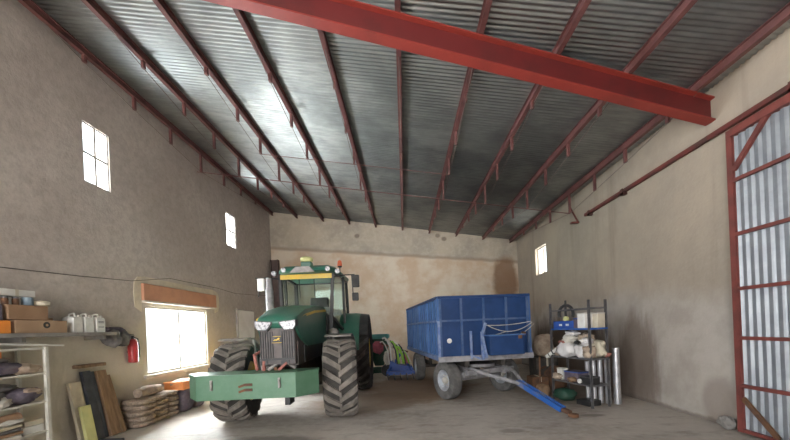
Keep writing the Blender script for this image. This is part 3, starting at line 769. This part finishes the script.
# ---------------------------------------------------------------- left wall shelf with its load
SZ = 1.79
def simple(name, mb, m, label, cat, group=None, smooth=None): return mb.build(name, m, None, smooth, label=label, cat=cat, group=group)
m = MB(); m.bb(XL, -4.98, 2.6, 5.66, SZ - .05, SZ)
for y in (3.0, 4.3, 5.5): m.bb(XL, -5.05, y - .025, y + .025, SZ - .12, SZ - .05)
simple('wall_shelf', m, 'concrete', 'thin grey wall shelf on the left wall carrying boxes and jerrycans', 'shelf')
def carton(x0, x1, y0, y1, z0, z1, mt, label, tape='cream', flap=False, cat='box', name='cardboard_box'):
    t = thing(name, label, cat, ((x0 + x1) / 2, (y0 + y1) / 2, z0))
    hx, hy, h = (x1 - x0) / 2, (y1 - y0) / 2, z1 - z0
    MB().box((0, 0, h / 2), (2 * hx, 2 * hy, h), None, .006).build('carton', mt, t)
    m = MB(); m.bb(-.025, .025, -hy - .002, hy + .002, h - .0005, h + .0015); m.bb(-.025, .025, -hy - .002, -hy + .001, h * .7, h)
    m.build('tape', tape, t)
    return t
carton(-5.33, -5.0, 3.75, 4.12, SZ, SZ + .165, 'orange', 'orange carton at the near end of the wall shelf', 'white')
b = carton(-5.3, -5.01, 4.17, 4.84, SZ, SZ + .175, 'card2', 'long low pale cardboard box with a round black mark, on the wall shelf')
m = MB(); m.lathe([(.0, -.002), (.045, -.002), (.045, .002), (0.001, .002)], (.1465, .05, .11), 'x', 18); m.build('printed_mark', 'black', b)
m = MB(); m.lathe([(.0, -.002), (.018, -.002), (.018, .002), (0.001, .002)], (.149, .05, .11), 'x', 12); m.build('printed_mark_centre', 'card2', b)
carton(-5.37, -5.31, 4.6, 4.92, SZ, SZ + .23, 'card', 'brown cardboard box standing behind the long low box')
carton(-5.33, -5.03, 4.12, 4.6, SZ + .178, SZ + .375, 'card', 'large brown cardboard box stacked on the long low box')
carton(-5.33, -5.04, 3.72, 4.07, SZ + .17, SZ + .37, 'purple', 'dark box stacked on the orange carton')
TOP = SZ + .377
for k, (y, z, label) in enumerate(((4.16, TOP, 'rust brown jar on the big cardboard box, left one'), (4.28, TOP, 'rust brown jar on the big cardboard box, right one'))):
    t = thing('jar', label, 'jar', (-5.12, y, z))
    MB().lathe([(.03, 0), (.035, .01), (.035, .075), (.028, .085)], n=14).build('jar_body', 'rust', t, SM)
    MB().lathe([(.032, .085), (.032, .105), (.028, .108)], n=14).build('jar_lid', 'darkmetal', t, SM)
t = thing('paint_tin', 'grey blue tin on the big cardboard box', 'tin', (-5.12, 4.42, TOP))
MB().lathe([(.055, 0), (.058, .004), (.058, .108), (.054, .112)], n=18).build('tin_body', 'paleblue', t, SM); MB().lathe([(.05, .112), (.052, .117), (.045, .119)], n=18).build('tin_lid', 'steel', t, SM)
t = thing('long_carton', 'long white carton bridging the boxes at the top of the pile', 'box', (-5.22, 4.12, TOP + .122))
MB().box((0, 0, .045), (.16, .84, .09), None, .006).build('carton', 'white', t); MB().bb(-.081, .081, .18, .22, .0, .091).build('tape', 'cream', t)
m = MB(); m.box((-5.17, 4.55, TOP + .052), (.2, .0, 0)) if False else m.blob((-5.12, 4.575, TOP + .04), (.11, .09, .042), .12, 2, 4, 3, 3.5)
simple('folded_pad', m, 'cream', 'cream folded pad at the end of the big cardboard box', 'pad', None, 3.2)
t = thing('plastic_tub', 'small white tub on the brown box behind the long low box', 'tub', (-5.2, 4.72, SZ + .24))
for ch in (0,):
    MB().lathe([(.045, 0), (.055, .08), (.055, .085)], n=16).build('tub_body', 'white', t, SM); MB().lathe([(.058, .085), (.058, .097), (.05, .1)], n=16).build('tub_lid', 'dirtywhite', t, SM)
t.location = (-5.24, 4.66, SZ + .178)
# jerrycans
jl = ['white jerrycan next to the cardboard box on the wall shelf', 'white jerrycan in the middle of three on the wall shelf', 'white jerrycan with dark label stripes at the far end of three on the wall shelf']
for k, y in enumerate((5.03, 5.22, 5.42)):
    t = thing('jerrycan', jl[k], 'jerrycan', (-5.12, y, SZ), 0, 'white jerrycans on the wall shelf')
    m = MB(); m.loft([[(x * w, yy * w2, z) for x, yy in ((-.09, -.072), (-.075, -.082), (.075, -.082), (.09, -.072), (.09, .072), (.075, .082), (-.075, .082), (-.09, .072))]
                      for w, w2, z in ((.95, .95, 0), (1, 1, .015), (1, 1, .21), (.9, .9, .235), (.55, .55, .25))])
    m.build('can_body', 'white', t, SM)
    m = MB(); m.tube([(-.05, -.0, .235), (-.05, 0, .285), (-.02, 0, .295), (.03, 0, .295), (.045, 0, .24)], .013); m.build('can_handle', 'white', t, SM)
    m = MB(); m.lathe([(.022, .235), (.022, .272), (.018, .275)], (.055, .045, 0), n=12); m.build('can_cap', 'dirtywhite', t, SM)
    if k == 2:
        m = MB()
        for z in (.08, .15, .17): m.bb(.0895, .0925, -.05, .05, z, z + .012)
        m.build('label_stripe', 'darkmetal', t)
simple('dark_pouch', MB().blob((-5.14, 5.54, SZ + .05), (.1, .1, .055), .2, 2, 5), 'purple', 'dark pouch at the far end of the wall shelf beside the jerrycans', 'pouch', None, 3.2)
# things hanging at the shelf end
for k, (y, z, s, mt, lb) in enumerate(((5.83, 1.68, (.14, .16, .16), 'greycloth', 'grey rag bundle hanging below the end of the wall shelf'), (6.08, 1.67, (.12, .14, .15), 'greycloth', 'grey work glove bundle hanging next to the fire extinguisher'),
                                       (5.95, 1.83, (.10, .2, .06), 'purple', 'dark cloth draped over the hooks between shelf and extinguisher'))):
    simple('hanging_rag', MB().blob((XL + s[0] + .02, y, z), s, .35, 1.8, k + 9), mt, lb, 'rag', 'rags hung at the shelf end', 3.2)
t = thing('fire_extinguisher', 'red fire extinguisher hanging on the left wall beside the big window', 'fire extinguisher', (XL + .10, 6.36, 1.19))
MB().lathe([(.05, 0), (.08, .02), (.083, .06), (.083, .38), (.06, .45), (.03, .47)], n=20).build('cylinder', 'firered', t, SM)
m = MB(); m.lathe([(.025, .46), (.025, .52), (.02, .525)], n=10); m.bb(-.015, .015, -.1, .03, .52, .535); m.bb(-.015, .015, -.1, .02, .55, .562); m.build('valve', 'black', t)
m = MB(); m.tube([(0, .03, .5), (.02, .1, .47), (.03, .115, .3), (.03, .105, .1)], .012); m.build('hose', 'black', t, SM)
MB().bb(-.10, .0, -.03, .03, .2, .24).build('wall_bracket', 'darkmetal', t)
m = MB(); m.tube([(XL + .012, y, z) for y, z in ((1.0, 2.5), (3.0, 2.62), (4.3, 2.69), (5.4, 2.74), (6.5, 2.81), (7.6, 3.02), (9.6, 3.03), (10.6, 2.98), (12.2, 3.08), (13.6, 3.2))], .006, 6)
simple('wall_cable', m, 'chassis', 'thin dark cable running along the left wall above the shelf', 'cable')

# ---------------------------------------------------------------- white rack
t = thing('metal_rack', 'white metal shelf rack standing below the wall shelf', 'rack', (-5.15, 3.42, 0))
for x in (-.2, .2):
    for y in (-1.05, 1.05):
        m = MB(); m.bb(x - .02, x + .02, y - .02, y + .02, 0, 1.6); m.build('post', 'rackwhite', t)
for z in (.08, .45, .85, 1.24, 1.58):
    m = MB(); m.bb(-.19, .21, -1.03, 1.03, z - .012, z + .012); m.build('shelf', 'rackwhite', t)
simple('white_rod', MB().tube([(-4.98, 3.9, 1.664), (-4.95, 4.72, 1.605)], .012), 'white', 'white rod lying across the top of the rack and sticking out', 'rod')
def heap(name, x, y, z, s, mt, lb, cat, seed, amp=.25, sq=2.4, rot=None, group=None):
    return simple(name, MB().blob((x, y, z + s[2] * .95), s, amp, 2.0, seed, 3, sq, rot), mt, lb, cat, group, 3.2)
heap('purple_bag', -5.1, 3.95, 1.254, (.16, .42, .085), 'purple', 'dark purple bag slumped on the upper rack shelf', 'bag', 21)
heap('cloth_bundle', -5.2, 3.95, 1.40, (.12, .3, .05), 'greycloth', 'grey cloth folded on top of the dark purple bag', 'cloth', 22)
carton(-5.3, -5.05, 3.72, 4.05, 1.48, 1.56, 'crate', 'small orange brown box high on the upper rack shelf')
heap('grey_bundle', -5.08, 3.8, .863, (.15, .24, .13), 'greycloth', 'grey fabric bundle on the middle rack shelf', 'cloth', 23, .3)
heap('dark_bundle', -5.06, 4.22, .863, (.14, .22, .11), 'purple', 'dark fabric bundle at the far end of the middle rack shelf', 'cloth', 24, .3)
heap('brown_bundle', -5.0, 4.28, .96, (.1, .14, .055), 'tanbag', 'brown bundle lying on the dark fabric bundle', 'cloth', 25, .3)
carton(-5.02, -4.95, 3.86, 3.96, .863, .955, 'white', 'tiny pale box at the front of the middle rack shelf')
m = MB(); m.tube([(-5.0, 3.6, .70), (-4.99, 4.15, .72)], .06, 12); simple('reddish_roll', m, 'card', 'reddish brown roll lying on the lower rack shelf', 'roll', None, SM)
for k in range(4):
    z = .463 + .043 * k
    m = MB(); m.box((-5.05, 3.95 + .02 * (k % 2), z + .02), (.24, .36, .038), (0, 0, .08 * (k - 1.5)), .008)
    simple('magazine', m, ['dirtywhite', 'card', 'greycloth', 'cream'][k], ['off white folded sheet at the bottom of the lower shelf pile', 'brown folded sheet second in the lower shelf pile', 'grey folded sheet third in the lower shelf pile', 'cream folded sheet on top of the lower shelf pile'][k], 'papers', 'pile on the lower rack shelf')
carton(-5.2, -4.96, 4.17, 4.42, .463, .56, 'white', 'white carton at the far end of the lower rack shelf')
carton(-5.2, -4.97, 4.2, 4.43, .563, .63, 'cream', 'thin cream carton on the white one, lower rack shelf')

heap('brown_cloth', -5.04, 4.25, 1.254, (.12, .16, .07), 'tanbag', 'brown cloth at the far end of the upper rack shelf', 'cloth', 81, .4)
heap('grey_bundle', -5.02, 3.97, .863, (.1, .12, .07), 'dirtywhite', 'small pale bundle at the front of the middle rack shelf', 'cloth', 82, .4)
heap('grey_cloth', -5.14, 4.05, 1.05, (.12, .2, .05), 'greycloth', 'flat grey cloth laid over the middle shelf bundles', 'cloth', 83, .4)
heap('pale_bundle', -5.0, 4.05, .64, (.1, .16, .04), 'dirtywhite', 'pale wrinkled bundle on top of the lower shelf sheets', 'cloth', 84, .4)
# leaning planks against the left wall
def plank(name, y0, y1, xb, h, th, mt, lb, cat='plank', lean_y=0., group=None, hx=None):
    """board foot at xb on the floor, head on the wall"""
    w = y1 - y0
    Hd = Vector((XL + th * .6 + .01 if hx is None else hx, 0, h)); Ft = Vector((xb, 0, 0))
    m = MB(); ang = math.atan2(Ft.x - Hd.x, h)
    L = math.hypot(Ft.x - Hd.x, h)
    m.box((0, 0, L / 2), (th, w, L), None, .006)
    o = m.build(name, mt, None, label=lb, cat=cat, group=group)
    o.location = (Ft.x, (y0 + y1) / 2, .012); o.rotation_euler = (lean_y, -ang, 0)
    return o
plank('cream_board', 5.13, 5.33, -5.18, .98, .05, 'cream', 'pale cream board leaning on the left wall nearest the rack')
plank('dark_board', 5.345, 5.49, -5.13, 1.14, .06, 'dark_plank', 'blue black board leaning between pale board and brown board')
plank('dark_board', 5.50, 5.565, -5.13, 1.12, .05, 'dark_plank', 'narrow dark batten leaning against the blue black board')
plank('brown_board', 5.585, 5.77, -5.10, 1.12, .07, 'wood', 'wide brown wooden board leaning on the left wall by the sacks')
plank('brown_board', 5.78, 5.87, -5.07, 1.02, .05, 'wood', 'tan wooden board leaning beside the wide brown one')
plank('yellow_bag', 5.16, 5.33, -5.10, .60, .05, 'yellowgreen', 'pale yellow flat bag leaning against the cream board', 'bag', hx=-5.205)
m = MB(); m.box((XL + .06, 5.5, 1.24), (.12, .50, .055), (.0, 0, 0), .01); simple('wood_block', m, 'wood', 'brown wooden batten fixed level on the wall above the leaning boards', 'batten')
m = MB(); m.bb(-5.0, -4.65, 4.9, 5.35, 0, .05, .01); simple('dark_mat', m, 'dark_plank', 'dark flat sheet on the floor at the foot of the pale board', 'sheet')

# folded sacks
gl = ['folded sack in the front brown stack under the big window edge', 'folded sack in the middle brown stack below the big window', 'folded sack in the rear brown stack next to the orange crate']
proto = None
for st_, (x, y, n_, w, l) in enumerate(((-5.09, 6.20, 5, .25, .21), (-5.12, 6.62, 5, .22, .19), (-5.13, 6.97, 5, .22, .14))):
    for k in range(n_):
        if proto is None:
            proto = MB().blob((0, 0, .056), (1, 1, .056), .13, 2.4, 3, 4, 3.2).build('folded_sack', 'sack', None, 3.2); o = proto
        else: o = copy_tree(proto)
        o.location = (x + random.uniform(-.02, .02), y + random.uniform(-.015, .015), k * .104 + .002)
        o.scale = (w * random.uniform(.93, 1.05), l * random.uniform(.93, 1.04), 1); o.rotation_euler = (0, 0, random.uniform(-.12, .12) + PI * (k % 2))
        tag(o, gl[st_], 'sack', 'folded sacks under the big window')
m = MB(); m.tube([(-5.02, 6.1, .635), (-5.05, 6.35, .645), (-5.1, 6.75, .625)], [.08, .10, .085], 14); simple('rolled_sack', m, 'sack', 'rolled brown sack lying across the front and middle sack stacks', 'sack', None, SM)
# orange crate and dark bag
t = thing('plastic_crate', 'orange crate resting on dark bags beneath the big window', 'crate', (-5.08, 7.52, .50))
m = MB(); m.bb(-.2, .2, -.36, .36, 0, .02)
for s in (-1, 1): m.bb(s * .2 - .012, s * .2 + .012, -.36, .36, 0, .17); m.bb(-.2, .2, s * .36 - .012, s * .36 + .012, 0, .17)
m.build('crate_body', 'crate', t)
m = MB()
for s in (-1, 1): m.bb(s * .215 - .012, s * .215 + .012, -.375, .375, .15, .18); m.bb(-.215, .215, s * .375 - .012, s * .375 + .012, .15, .18)
m.build('crate_rim', 'crate', t)
heap('sack_in_crate', -5.08, 7.45, .525, (.16, .3, .10), 'sack', 'brown sack lying in the orange crate', 'sack', 31)
heap('dark_bag', -5.06, 7.36, 0, (.23, .22, .275), 'purple', 'dark purple bag under the near end of the orange crate', 'bag', 32, .1, 3.2)
heap('dark_bag', -5.06, 7.82, 0, (.22, .2, .275), 'purple', 'dark purple bag under the far end of the orange crate', 'bag', 33, .1, 3.2)
# white panel and wooden pieces on the wall beyond the window
t = thing('white_board', 'white rectangular panel on the left wall beyond the big window', 'panel', (XL, 11.2, 1.95))
MB().bb(0, .05, -.58, .58, -.42, .5, .01).build('board_sheet', 'panelwhite', t)
m = MB(); m.bb(0, .06, -.61, -.57, -.45, .53); m.bb(0, .06, .57, .61, -.45, .53); m.bb(0, .06, -.6, .6, -.46, -.42); m.bb(0, .06, -.6, .6, .5, .54); m.build('board_frame', 'alframe', t)
carton(XL + .02, XL + .5, 9.35, 9.95, .92, 1.25, 'shutter', 'reddish carton stacked beyond the big window behind the tractor wheel')
carton(XL + .02, XL + .52, 9.3, 10.0, 0, .92, 'wood', 'tall brown wooden box against the left wall behind the tractor wheel', name='wooden_box')
# brown upright at the back left corner
t = thing('steel_post', 'dark brown steel post standing in the back left corner', 'post', (-5.15, 13.45, 0))
m = MB(); m.bb(-.15, .15, -.012, .012, .02, 4.62); m.bb(-.15, -.12, -.1, .1, .02, 4.62); m.bb(.12, .15, -.1, .1, .02, 4.62); m.build('post_section', 'brownpost', t)
MB().bb(-.21, .21, -.16, .16, 0, .02).build('base_plate', 'brownpost', t)

# ---------------------------------------------------------------- machinery between tractor and trailer
t = thing('seed_hopper', 'dark green hopper with a teal lid standing by the back wall behind the tractor', 'hopper', (-.95, 12.0, 0))
m = MB(); m.loft([[(-.32 * k, -.3 * k, z), (.32 * k, -.3 * k, z), (.32 * k, .3 * k, z), (-.32 * k, .3 * k, z)] for k, z in ((.5, .35), (1, .95), (1, 1.30))]); m.build('hopper_body', 'darkgreen', t)
m = MB(); m.bb(-.38, .38, -.36, .36, 1.30, 1.46, .05); m.build('hopper_lid', 'teal', t)
m = MB()
for x in (-.28, .28):
    for y in (-.25, .25): m.bb(x - .03, x + .03, y - .03, y + .03, 0, .95)
m.bb(-.45, .45, -.45, -.35, .12, .26); m.bb(-.45, .45, .2, .3, .12, .26); m.build('hopper_stand', 'darkgreen', t)
m = MB(); m.lathe([(.05, -.06), (.2, -.07), (.22, 0), (.2, .07), (.05, .06)], (.30, -.53, .225), 'y', 18); m.build('hopper_wheel', 'black', t, SM)
heap('pink_sack', -.95, 11.5, .80, (.2, .13, .22), 'pink', 'pink sack hung on the front of the dark green hopper', 'sack', 41)
heap('pale_sack', -.62, 11.38, .42, (.13, .11, .25), 'dirtywhite', 'pale sack hanging at the side of the dark green hopper', 'sack', 42)
t = thing('cultivator', 'blue framed tined implement with neon green tubes parked before the back wall', 'implement', (-.22, 11.0, 0))
m = MB(); m.bb(-.42, .48, -.35, -.25, .16, .27); m.bb(-.42, .48, .25, .35, .16, .27)
for x in (-.37, .05, .43): m.bb(x - .05, x + .05, -.3, .3, .16, .27)
m.bar((-.37, -.3, .27), (.05, 0, .8), .06, .06); m.bar((.4, -.3, .27), (.05, 0, .8), .06, .06); m.build('implement_frame', 'bluebin', t)
m = MB(); m.prism([(-.36, .28), (.46, .28), (.4, .42), (.0, .46), (-.28, .62)], -.24, .2, 'y'); m.build('implement_hood', 'bluebin', t)
for k in range(5):
    x = -.38 + .2 * k
    m = MB(); m.tube([(x, -.3, .22), (x, -.42, .16), (x + .02, -.42, .06), (x + .03, -.34, .0)], .02, 6); m.build('tine', 'darkmetal', t)
for k, (x, zt, mt, r) in enumerate(((-.46, 1.24, 'white', .022), (-.38, 1.36, 'white', .03), (-.30, 1.30, 'dirtywhite', .024), (-.20, 1.24, 'black', .03), (-.15, 1.22, 'neon', .04), (-.04, 1.2, 'white', .02), (.0, 1.10, 'neon', .045), (.06, 1.12, 'black', .026), (.12, .98, 'pink', .026), (.18, .94, 'neon', .024), (.24, .9, 'dirtywhite', .024))):
    m = MB(); m.tube([(x - .14, -.12 - .01 * k, zt - .03), (x - .06, -.15, zt), (x + .02, -.18, zt - .10), (x + .1, -.2, zt - .30), (x + .14, -.2, .5)], r, 8); m.build('seed_tube', mt, t, SM)
m = MB(); m.bar((-.56, -.05, 1.16), (.3, -.05, .86), .05, .05); m.bar((-.3, 0, .45), (-.3, 0, 1.08), .05, .05); m.bar((.2, 0, .4), (.2, 0, .9), .05, .05); m.build('tube_carrier', 'rust', t)
plank_o = MB().box((.55, 13.45, .86), (.22, .08, 1.7), (.06, .05, 0), .01); simple('rust_brown_board', plank_o, 'rust', 'rust brown board leaning on the back wall behind the neon tubes', 'plank')

# ---------------------------------------------------------------- metal shelf by the right wall
SR = R(18)     # long side direction turned
t = thing('storage_shelf', 'open dark metal shelf full of clutter near the right wall', 'shelf unit', (3.28, 6.78, 0), SR)
# local: x = depth (towards the wall), y = long side
LX, LY = .40, .49
for (x, y) in ((0, -LY), (LX, -LY), (0, LY), (LX, LY)):
    m = MB(); m.bb(x - .018, x + .018, y - .006, y + .012, 0, 2.03); m.bb(x - .018, x - .006, y - .006, y + .03, 0, 2.03); m.build('post', 'darkmetal', t)
shz = (.43, .93, 1.5)
for z in shz:
    m = MB(); m.bb(-.015, LX + .015, -LY - .01, LY + .01, z - .03, z)
    m.build('shelf', 'blue_bar' if z > 1.4 else 'darkmetal', t)
m = MB(); m.bb(-.01, .01, -LY, LY, 1.86, 1.885); m.bb(LX - .01, LX + .01, -LY, LY, 1.86, 1.885); m.bb(0, LX, -LY - .01, -LY + .01, 1.86, 1.89); m.bb(0, LX, LY - .01, LY + .01, 1.86, 1.89); m.build('top_rail', 'darkmetal', t)
sm = Matrix.Translation((3.28, 6.78, 0)) @ Matrix.Rotation(SR, 4, 'Z')
def S(x, y, z): return tuple(sm @ Vector((x, y, z)))
def sheap(name, x, y, z, s, mt, lb, cat, seed, amp=.25, sq=2.4, rz=0., group=None):
    o = MB().blob((0, 0, s[2] * .95), s, amp, 2.0, seed, 3, sq).build(name, mt, None, 3.2, label=lb, cat=cat, group=group)
    o.location = S(x, y, z); o.rotation_euler = (0, 0, SR + rz); return o
def sbox(name, x, y, z, s, mt, lb, cat='box', rz=0., lid=None, rx=0):
    o = thing(name, lb, cat, S(x, y, z), SR + rz); o.rotation_euler = (rx, 0, SR + rz)
    MB().box((0, 0, s[2] / 2), s, None, .006).build('body', mt, o)
    if lid: MB().box((0, 0, s[2] - .012), (s[0] + .008, s[1] + .008, .02), None, .003).build('lid', lid, o)
    return o
# top shelf
b = sbox('blue_bin', .16, .20, 1.502, (.26, .52, .15), 'bluebin', 'blue plastic bin on the top level of the metal shelf', 'bin', 0)
for ya in (-.16, .02): MB().bb(-.132, -.128, ya, ya + .08, .05, .09).build('bin_label', 'white', b)
sbox('navy_box', .16, -.125, 1.502, (.22, .13, .2), 'purple', 'dark navy box between blue bin and white carton', lid='bluebin')
sbox('white_carton', .10, -.29, 1.502, (.2, .17, .29), 'white', 'upright white carton on the top level of the metal shelf', lid='dirtywhite')
sbox('cream_carton', .28, -.36, 1.502, (.18, .26, .28), 'cream', 'upright cream carton at the corner of the top level, by the wall', lid='dirtywhite')
t2 = thing('hand_winch', 'black horseshoe shaped tool with yellow centre standing in the blue bin', 'tool', S(.14, .22, 1.625), SR)
m = MB(); m.tube([(0, .19 * math.cos(a), .17 + .18 * math.sin(a)) for a in [R(-20 + 220 * k / 14) for k in range(15)]], .03, 8); m.build('hoop', 'black', t2, SM)
m = MB(); m.tube([(0, 0, .34), (0, 0, .45)], .02); m.tube([(0, 0, .1), (0, 0, .34)], .014); m.build('handle', 'black', t2)
m = MB(); m.lathe([(.0, -.03), (.05, -.03), (.055, .0), (.05, .03), (0.001, .03)], (0, 0, .07), 'x', 14); m.build('yellow_hub', 'yellowgreen', t2, SM)
# middle shelf: bags
sheap('white_bag', .06, .12, .932, (.15, .2, .15), 'plasticbag', 'large white plastic bag at the front of the middle level', 'bag', 51, .35, 3.2)
sheap('white_bag', .30, .16, .932, (.09, .24, .17), 'dirtywhite', 'greyish bag at the back of the middle level behind the large white one', 'bag', 52, .5, 3)
sheap('white_bag', .10, -.22, .932, (.12, .13, .13), 'plasticbag', 'crumpled white bag between the large white bag and the shelf corner', 'bag', 65, .5, 3)
sheap('tan_bag', .04, -.41, .932, (.11, .09, .12), 'tanbag', 'tan paper bag at the near corner of the middle level', 'bag', 53, .5, 3)
sheap('pale_bag', .31, -.33, .932, (.10, .16, .17), 'cream', 'cream bag at the wall side of the middle level', 'bag', 66, .5, 3)
sheap('white_bag', .10, .08, 1.20, (.15, .16, .08), 'dirtywhite', 'flattened pale bag on top of the large white one', 'bag', 54, .6)
sheap('tan_bag', .22, -.20, 1.20, (.13, .14, .10), 'tanbag', 'crumpled brown bag on top of the pile, wall side', 'bag', 55, .6)
sheap('pale_bag', .10, -.30, 1.18, (.1, .1, .07), 'plasticbag', 'small crumpled white bag topping the near end of the pile', 'bag', 67, .6)
sheap('white_bag', .22, .16, 1.31, (.12, .13, .07), 'plasticbag', 'uppermost white bag of the pile, just under the blue level', 'bag', 68, .6)
sheap('red_rag', .0, .22, 1.20, (.05, .09, .03), 'redrag', 'faded red rag on the large white bag', 'rag', 56, .5)
sheap('red_rag', .40, -.47, .932, (.05, .06, .05), 'redrag', 'dark red rag at the corner of the middle level', 'rag', 57, .5)
sheap('dark_cloth', .04, -.13, 1.19, (.05, .05, .035), 'black', 'black cloth scrap between the two bag piles', 'cloth', 58, .5)
o = sbox('striped_tube', .0, .47, .95, (.09, .34, .07), 'white', 'white tube with dark bands sticking out of the middle level', 'tube', .1, rx=-.55)
m = MB(); m.bb(-.048, .048, -.06, -.03, -.003, .073); m.bb(-.048, .048, .06, .08, -.003, .073); m.build('band', 'black', o)
sheap('tan_bag', .1, .40, .932, (.12, .1, .1), 'tanbag', 'small tan bag beside the striped tube', 'bag', 59, .35)
# lower shelf
sbox('white_jug', .12, .36, .432, (.15, .14, .24), 'white', 'white jug at the far end of the lower level', 'jug', lid='dirtywhite')
sbox('navy_crate', .18, .06, .432, (.26, .36, .2), 'purple', 'dark navy box in the middle of the lower level', lid='bluebin')
sbox('black_case', .14, -.3, .432, (.22, .26, .14), 'black', 'black case at the near end of the lower level', 'case', lid='darkmetal')
sheap('tan_bag', .02, .40, .432, (.08, .12, .07), 'tanbag', 'tan bag spilling over the edge of the lower level', 'bag', 60, .35)
sheap('ochre_parts', .02, .0, .432, (.06, .1, .05), 'wood', 'brown parts on the front edge of the lower level', 'parts', 61, .35)
sheap('white_mug', .01, -.19, .432, (.04, .04, .045), 'white', 'tiny white pot on the front edge of the lower level', 'pot', 62, .05)
sheap('green_sack', .10, .30, .0, (.2, .22, .13), 'darkgreen', 'dark green sack on the floor beneath the shelf', 'sack', 63, .25)
sheap('ochre_sack', -.14, .66, .0, (.13, .16, .16), 'wood', 'brown sack on the floor by the far post of the shelf', 'sack', 64, .25)
sbox('black_tray', .2, -.2, 0, (.3, .3, .1), 'black', 'black tray on the floor under the near end of the shelf', 'tray')
# bare metal profiles standing by the shelf
gp = ['bright metal profile standing tallest, nearest the right wall', 'bare metal profile second from the wall end of the row', 'bare metal profile in the middle of the standing row', 'bare metal profile fourth from the wall end of the row', 'narrow bare metal profile behind the shelf corner post']
for k, (px, y, h, r) in enumerate(((4.07, 6.62, 1.09, .062), (3.93, 6.68, .88, .05), (3.83, 6.75, .86, .045), (3.73, 6.80, .84, .045), (3.64, 6.86, .82, .04))):
    m = MB(); prof = [(r * math.cos(a), r * math.sin(a)) for a in [R(-220 + 260 * q / 12) for q in range(13)]]
    prof2 = [(u * .88, v * .88) for u, v in prof[::-1]]
    m.prism([(u, v) for u, v in prof + prof2], 0, h)
    o = m.build('metal_profile', 'alu', None, SM, label=gp[k], cat='metal profile', group='metal profiles beside the shelf')
    o.location = (px, y, .002); o.rotation_euler = (0, 0, R(0))
# brown clutter behind the trailer drawbar
carton(3.3, 3.85, 8.6, 9.1, 0, .75, 'chassis', 'dark rusty metal box behind the trailer front corner', name='metal_box')
carton(2.9, 3.28, 7.85, 8.2, 0, .38, 'rust', 'low brown wooden box between trailer and shelf', name='wooden_box')
heap('brown_sack', 3.55, 8.1, 0, (.26, .24, .3), 'rust', 'dark brown sack slumped beside the low wooden box', 'sack', 71)
heap('brown_sack', 3.6, 8.85, .755, (.24, .22, .3), 'tanbag', 'brown sack on the rusty metal box beside the trailer', 'sack', 72)
m = MB(); m.bar((2.98, 7.6, .02), (3.0, 7.62, .9), .03, .03); m.bb(2.9, 3.1, 7.52, 7.7, 0, .02); m.bar((3.0, 7.62, .6), (3.25, 7.9, .62), .03, .03)
simple('iron_stand', m, 'rust', 'thin rusty iron stand between trailer drawbar and shelf', 'stand')

# ---------------------------------------------------------------- camera
yaw, roll = -.0288, -.0422
c, s = math.cos, math.sin
Ry = Matrix(((c(yaw), -s(yaw), 0), (s(yaw), c(yaw), 0), (0, 0, 1)))
Rr = Matrix(((c(roll), 0, s(roll)), (0, 1, 0), (-s(roll), 0, c(roll))))
W = Rr @ Ry
cd = bpy.data.cameras.new('camera'); cam = bpy.data.objects.new('camera', cd); C.objects.link(cam)
right, fwd, up = W[0], W[1], W[2]
mw = Matrix((right, up, -fwd)).transposed().to_4x4(); mw.translation = (0, 0, 1.65)
cam.matrix_world = mw
cd.sensor_fit = 'HORIZONTAL'; cd.sensor_width = 36; cd.lens = 335 / 790 * 36
cd.shift_x = 0; cd.shift_y = (328.25 - 220) / 790
cd.clip_start = .05; cd.clip_end = 200
bpy.context.scene.camera = cam

# ---------------------------------------------------------------- light: daylight at the windows, plus fill at added unseen gates
def area(name, loc, rot, sx, sy, rad, col):
    l = bpy.data.lights.new(name, 'AREA'); l.shape = 'RECTANGLE'; l.size = sx; l.size_y = sy
    l.energy = rad * PI * sx * sy; l.color = col
    o = bpy.data.objects.new(name, l); C.objects.link(o); o.location = loc; o.rotation_euler = rot
    return o
DAY = (.93, .97, 1.0)
EX = [('daylight_window', W1, 18), ('daylight_window', W2, 18), ('daylight_window', BW, 26)]
for nme, w, e in EX:
    area(nme, (XL - TH - .05, (w[0] + w[1]) / 2, (w[2] + w[3]) / 2), (0, R(-90), 0), (w[3] - w[2]) + .3, (w[1] - w[0]) + .5, e, DAY)
area('daylight_window', (XR + TH + .05, (RW[0] + RW[1]) / 2, (RW[2] + RW[3]) / 2), (0, R(90), 0), (RW[3] - RW[2]) + .3, RW[1] - RW[0] + .5, 6, (1, .98, .92))
area('unseen_gate_fill', (XL - TH - 1.2, (UNSEEN_GATE[0] + UNSEEN_GATE[1]) / 2, 3.2), (0, R(-55), 0), 4.6, UNSEEN_GATE[1] - UNSEEN_GATE[0] + .6, 5, DAY)
area('unseen_gate_fill', (-2.75, YF - TH - 1.3, 3.4), (R(58), 0, 0), 5.6, 5.0, 5, (1, .98, .95))
sl = bpy.data.lights.new('sun', 'SUN'); sl.energy = 60; sl.angle = R(.6); sl.color = (1, .97, .92)
so = bpy.data.objects.new('sun', sl); C.objects.link(so); so.rotation_euler = (R(30), 0, 0); so.location = (0, -9, 9)
wd = bpy.data.worlds.new('sky'); bpy.context.scene.world = wd; wd.use_nodes = True
wd.node_tree.nodes['Background'].inputs[0].default_value = (.85, .93, 1, 1); wd.node_tree.nodes['Background'].inputs[1].default_value = 1.5

sc = bpy.context.scene
sc.view_settings.view_transform = 'Standard'; sc.view_settings.look = 'None'; sc.view_settings.gamma = 1; sc.view_settings.use_curve_mapping = False
sc.view_settings.exposure = 1.25
sc.cycles.use_denoising = True
sc.cycles.max_bounces = 8; sc.cycles.diffuse_bounces = 5
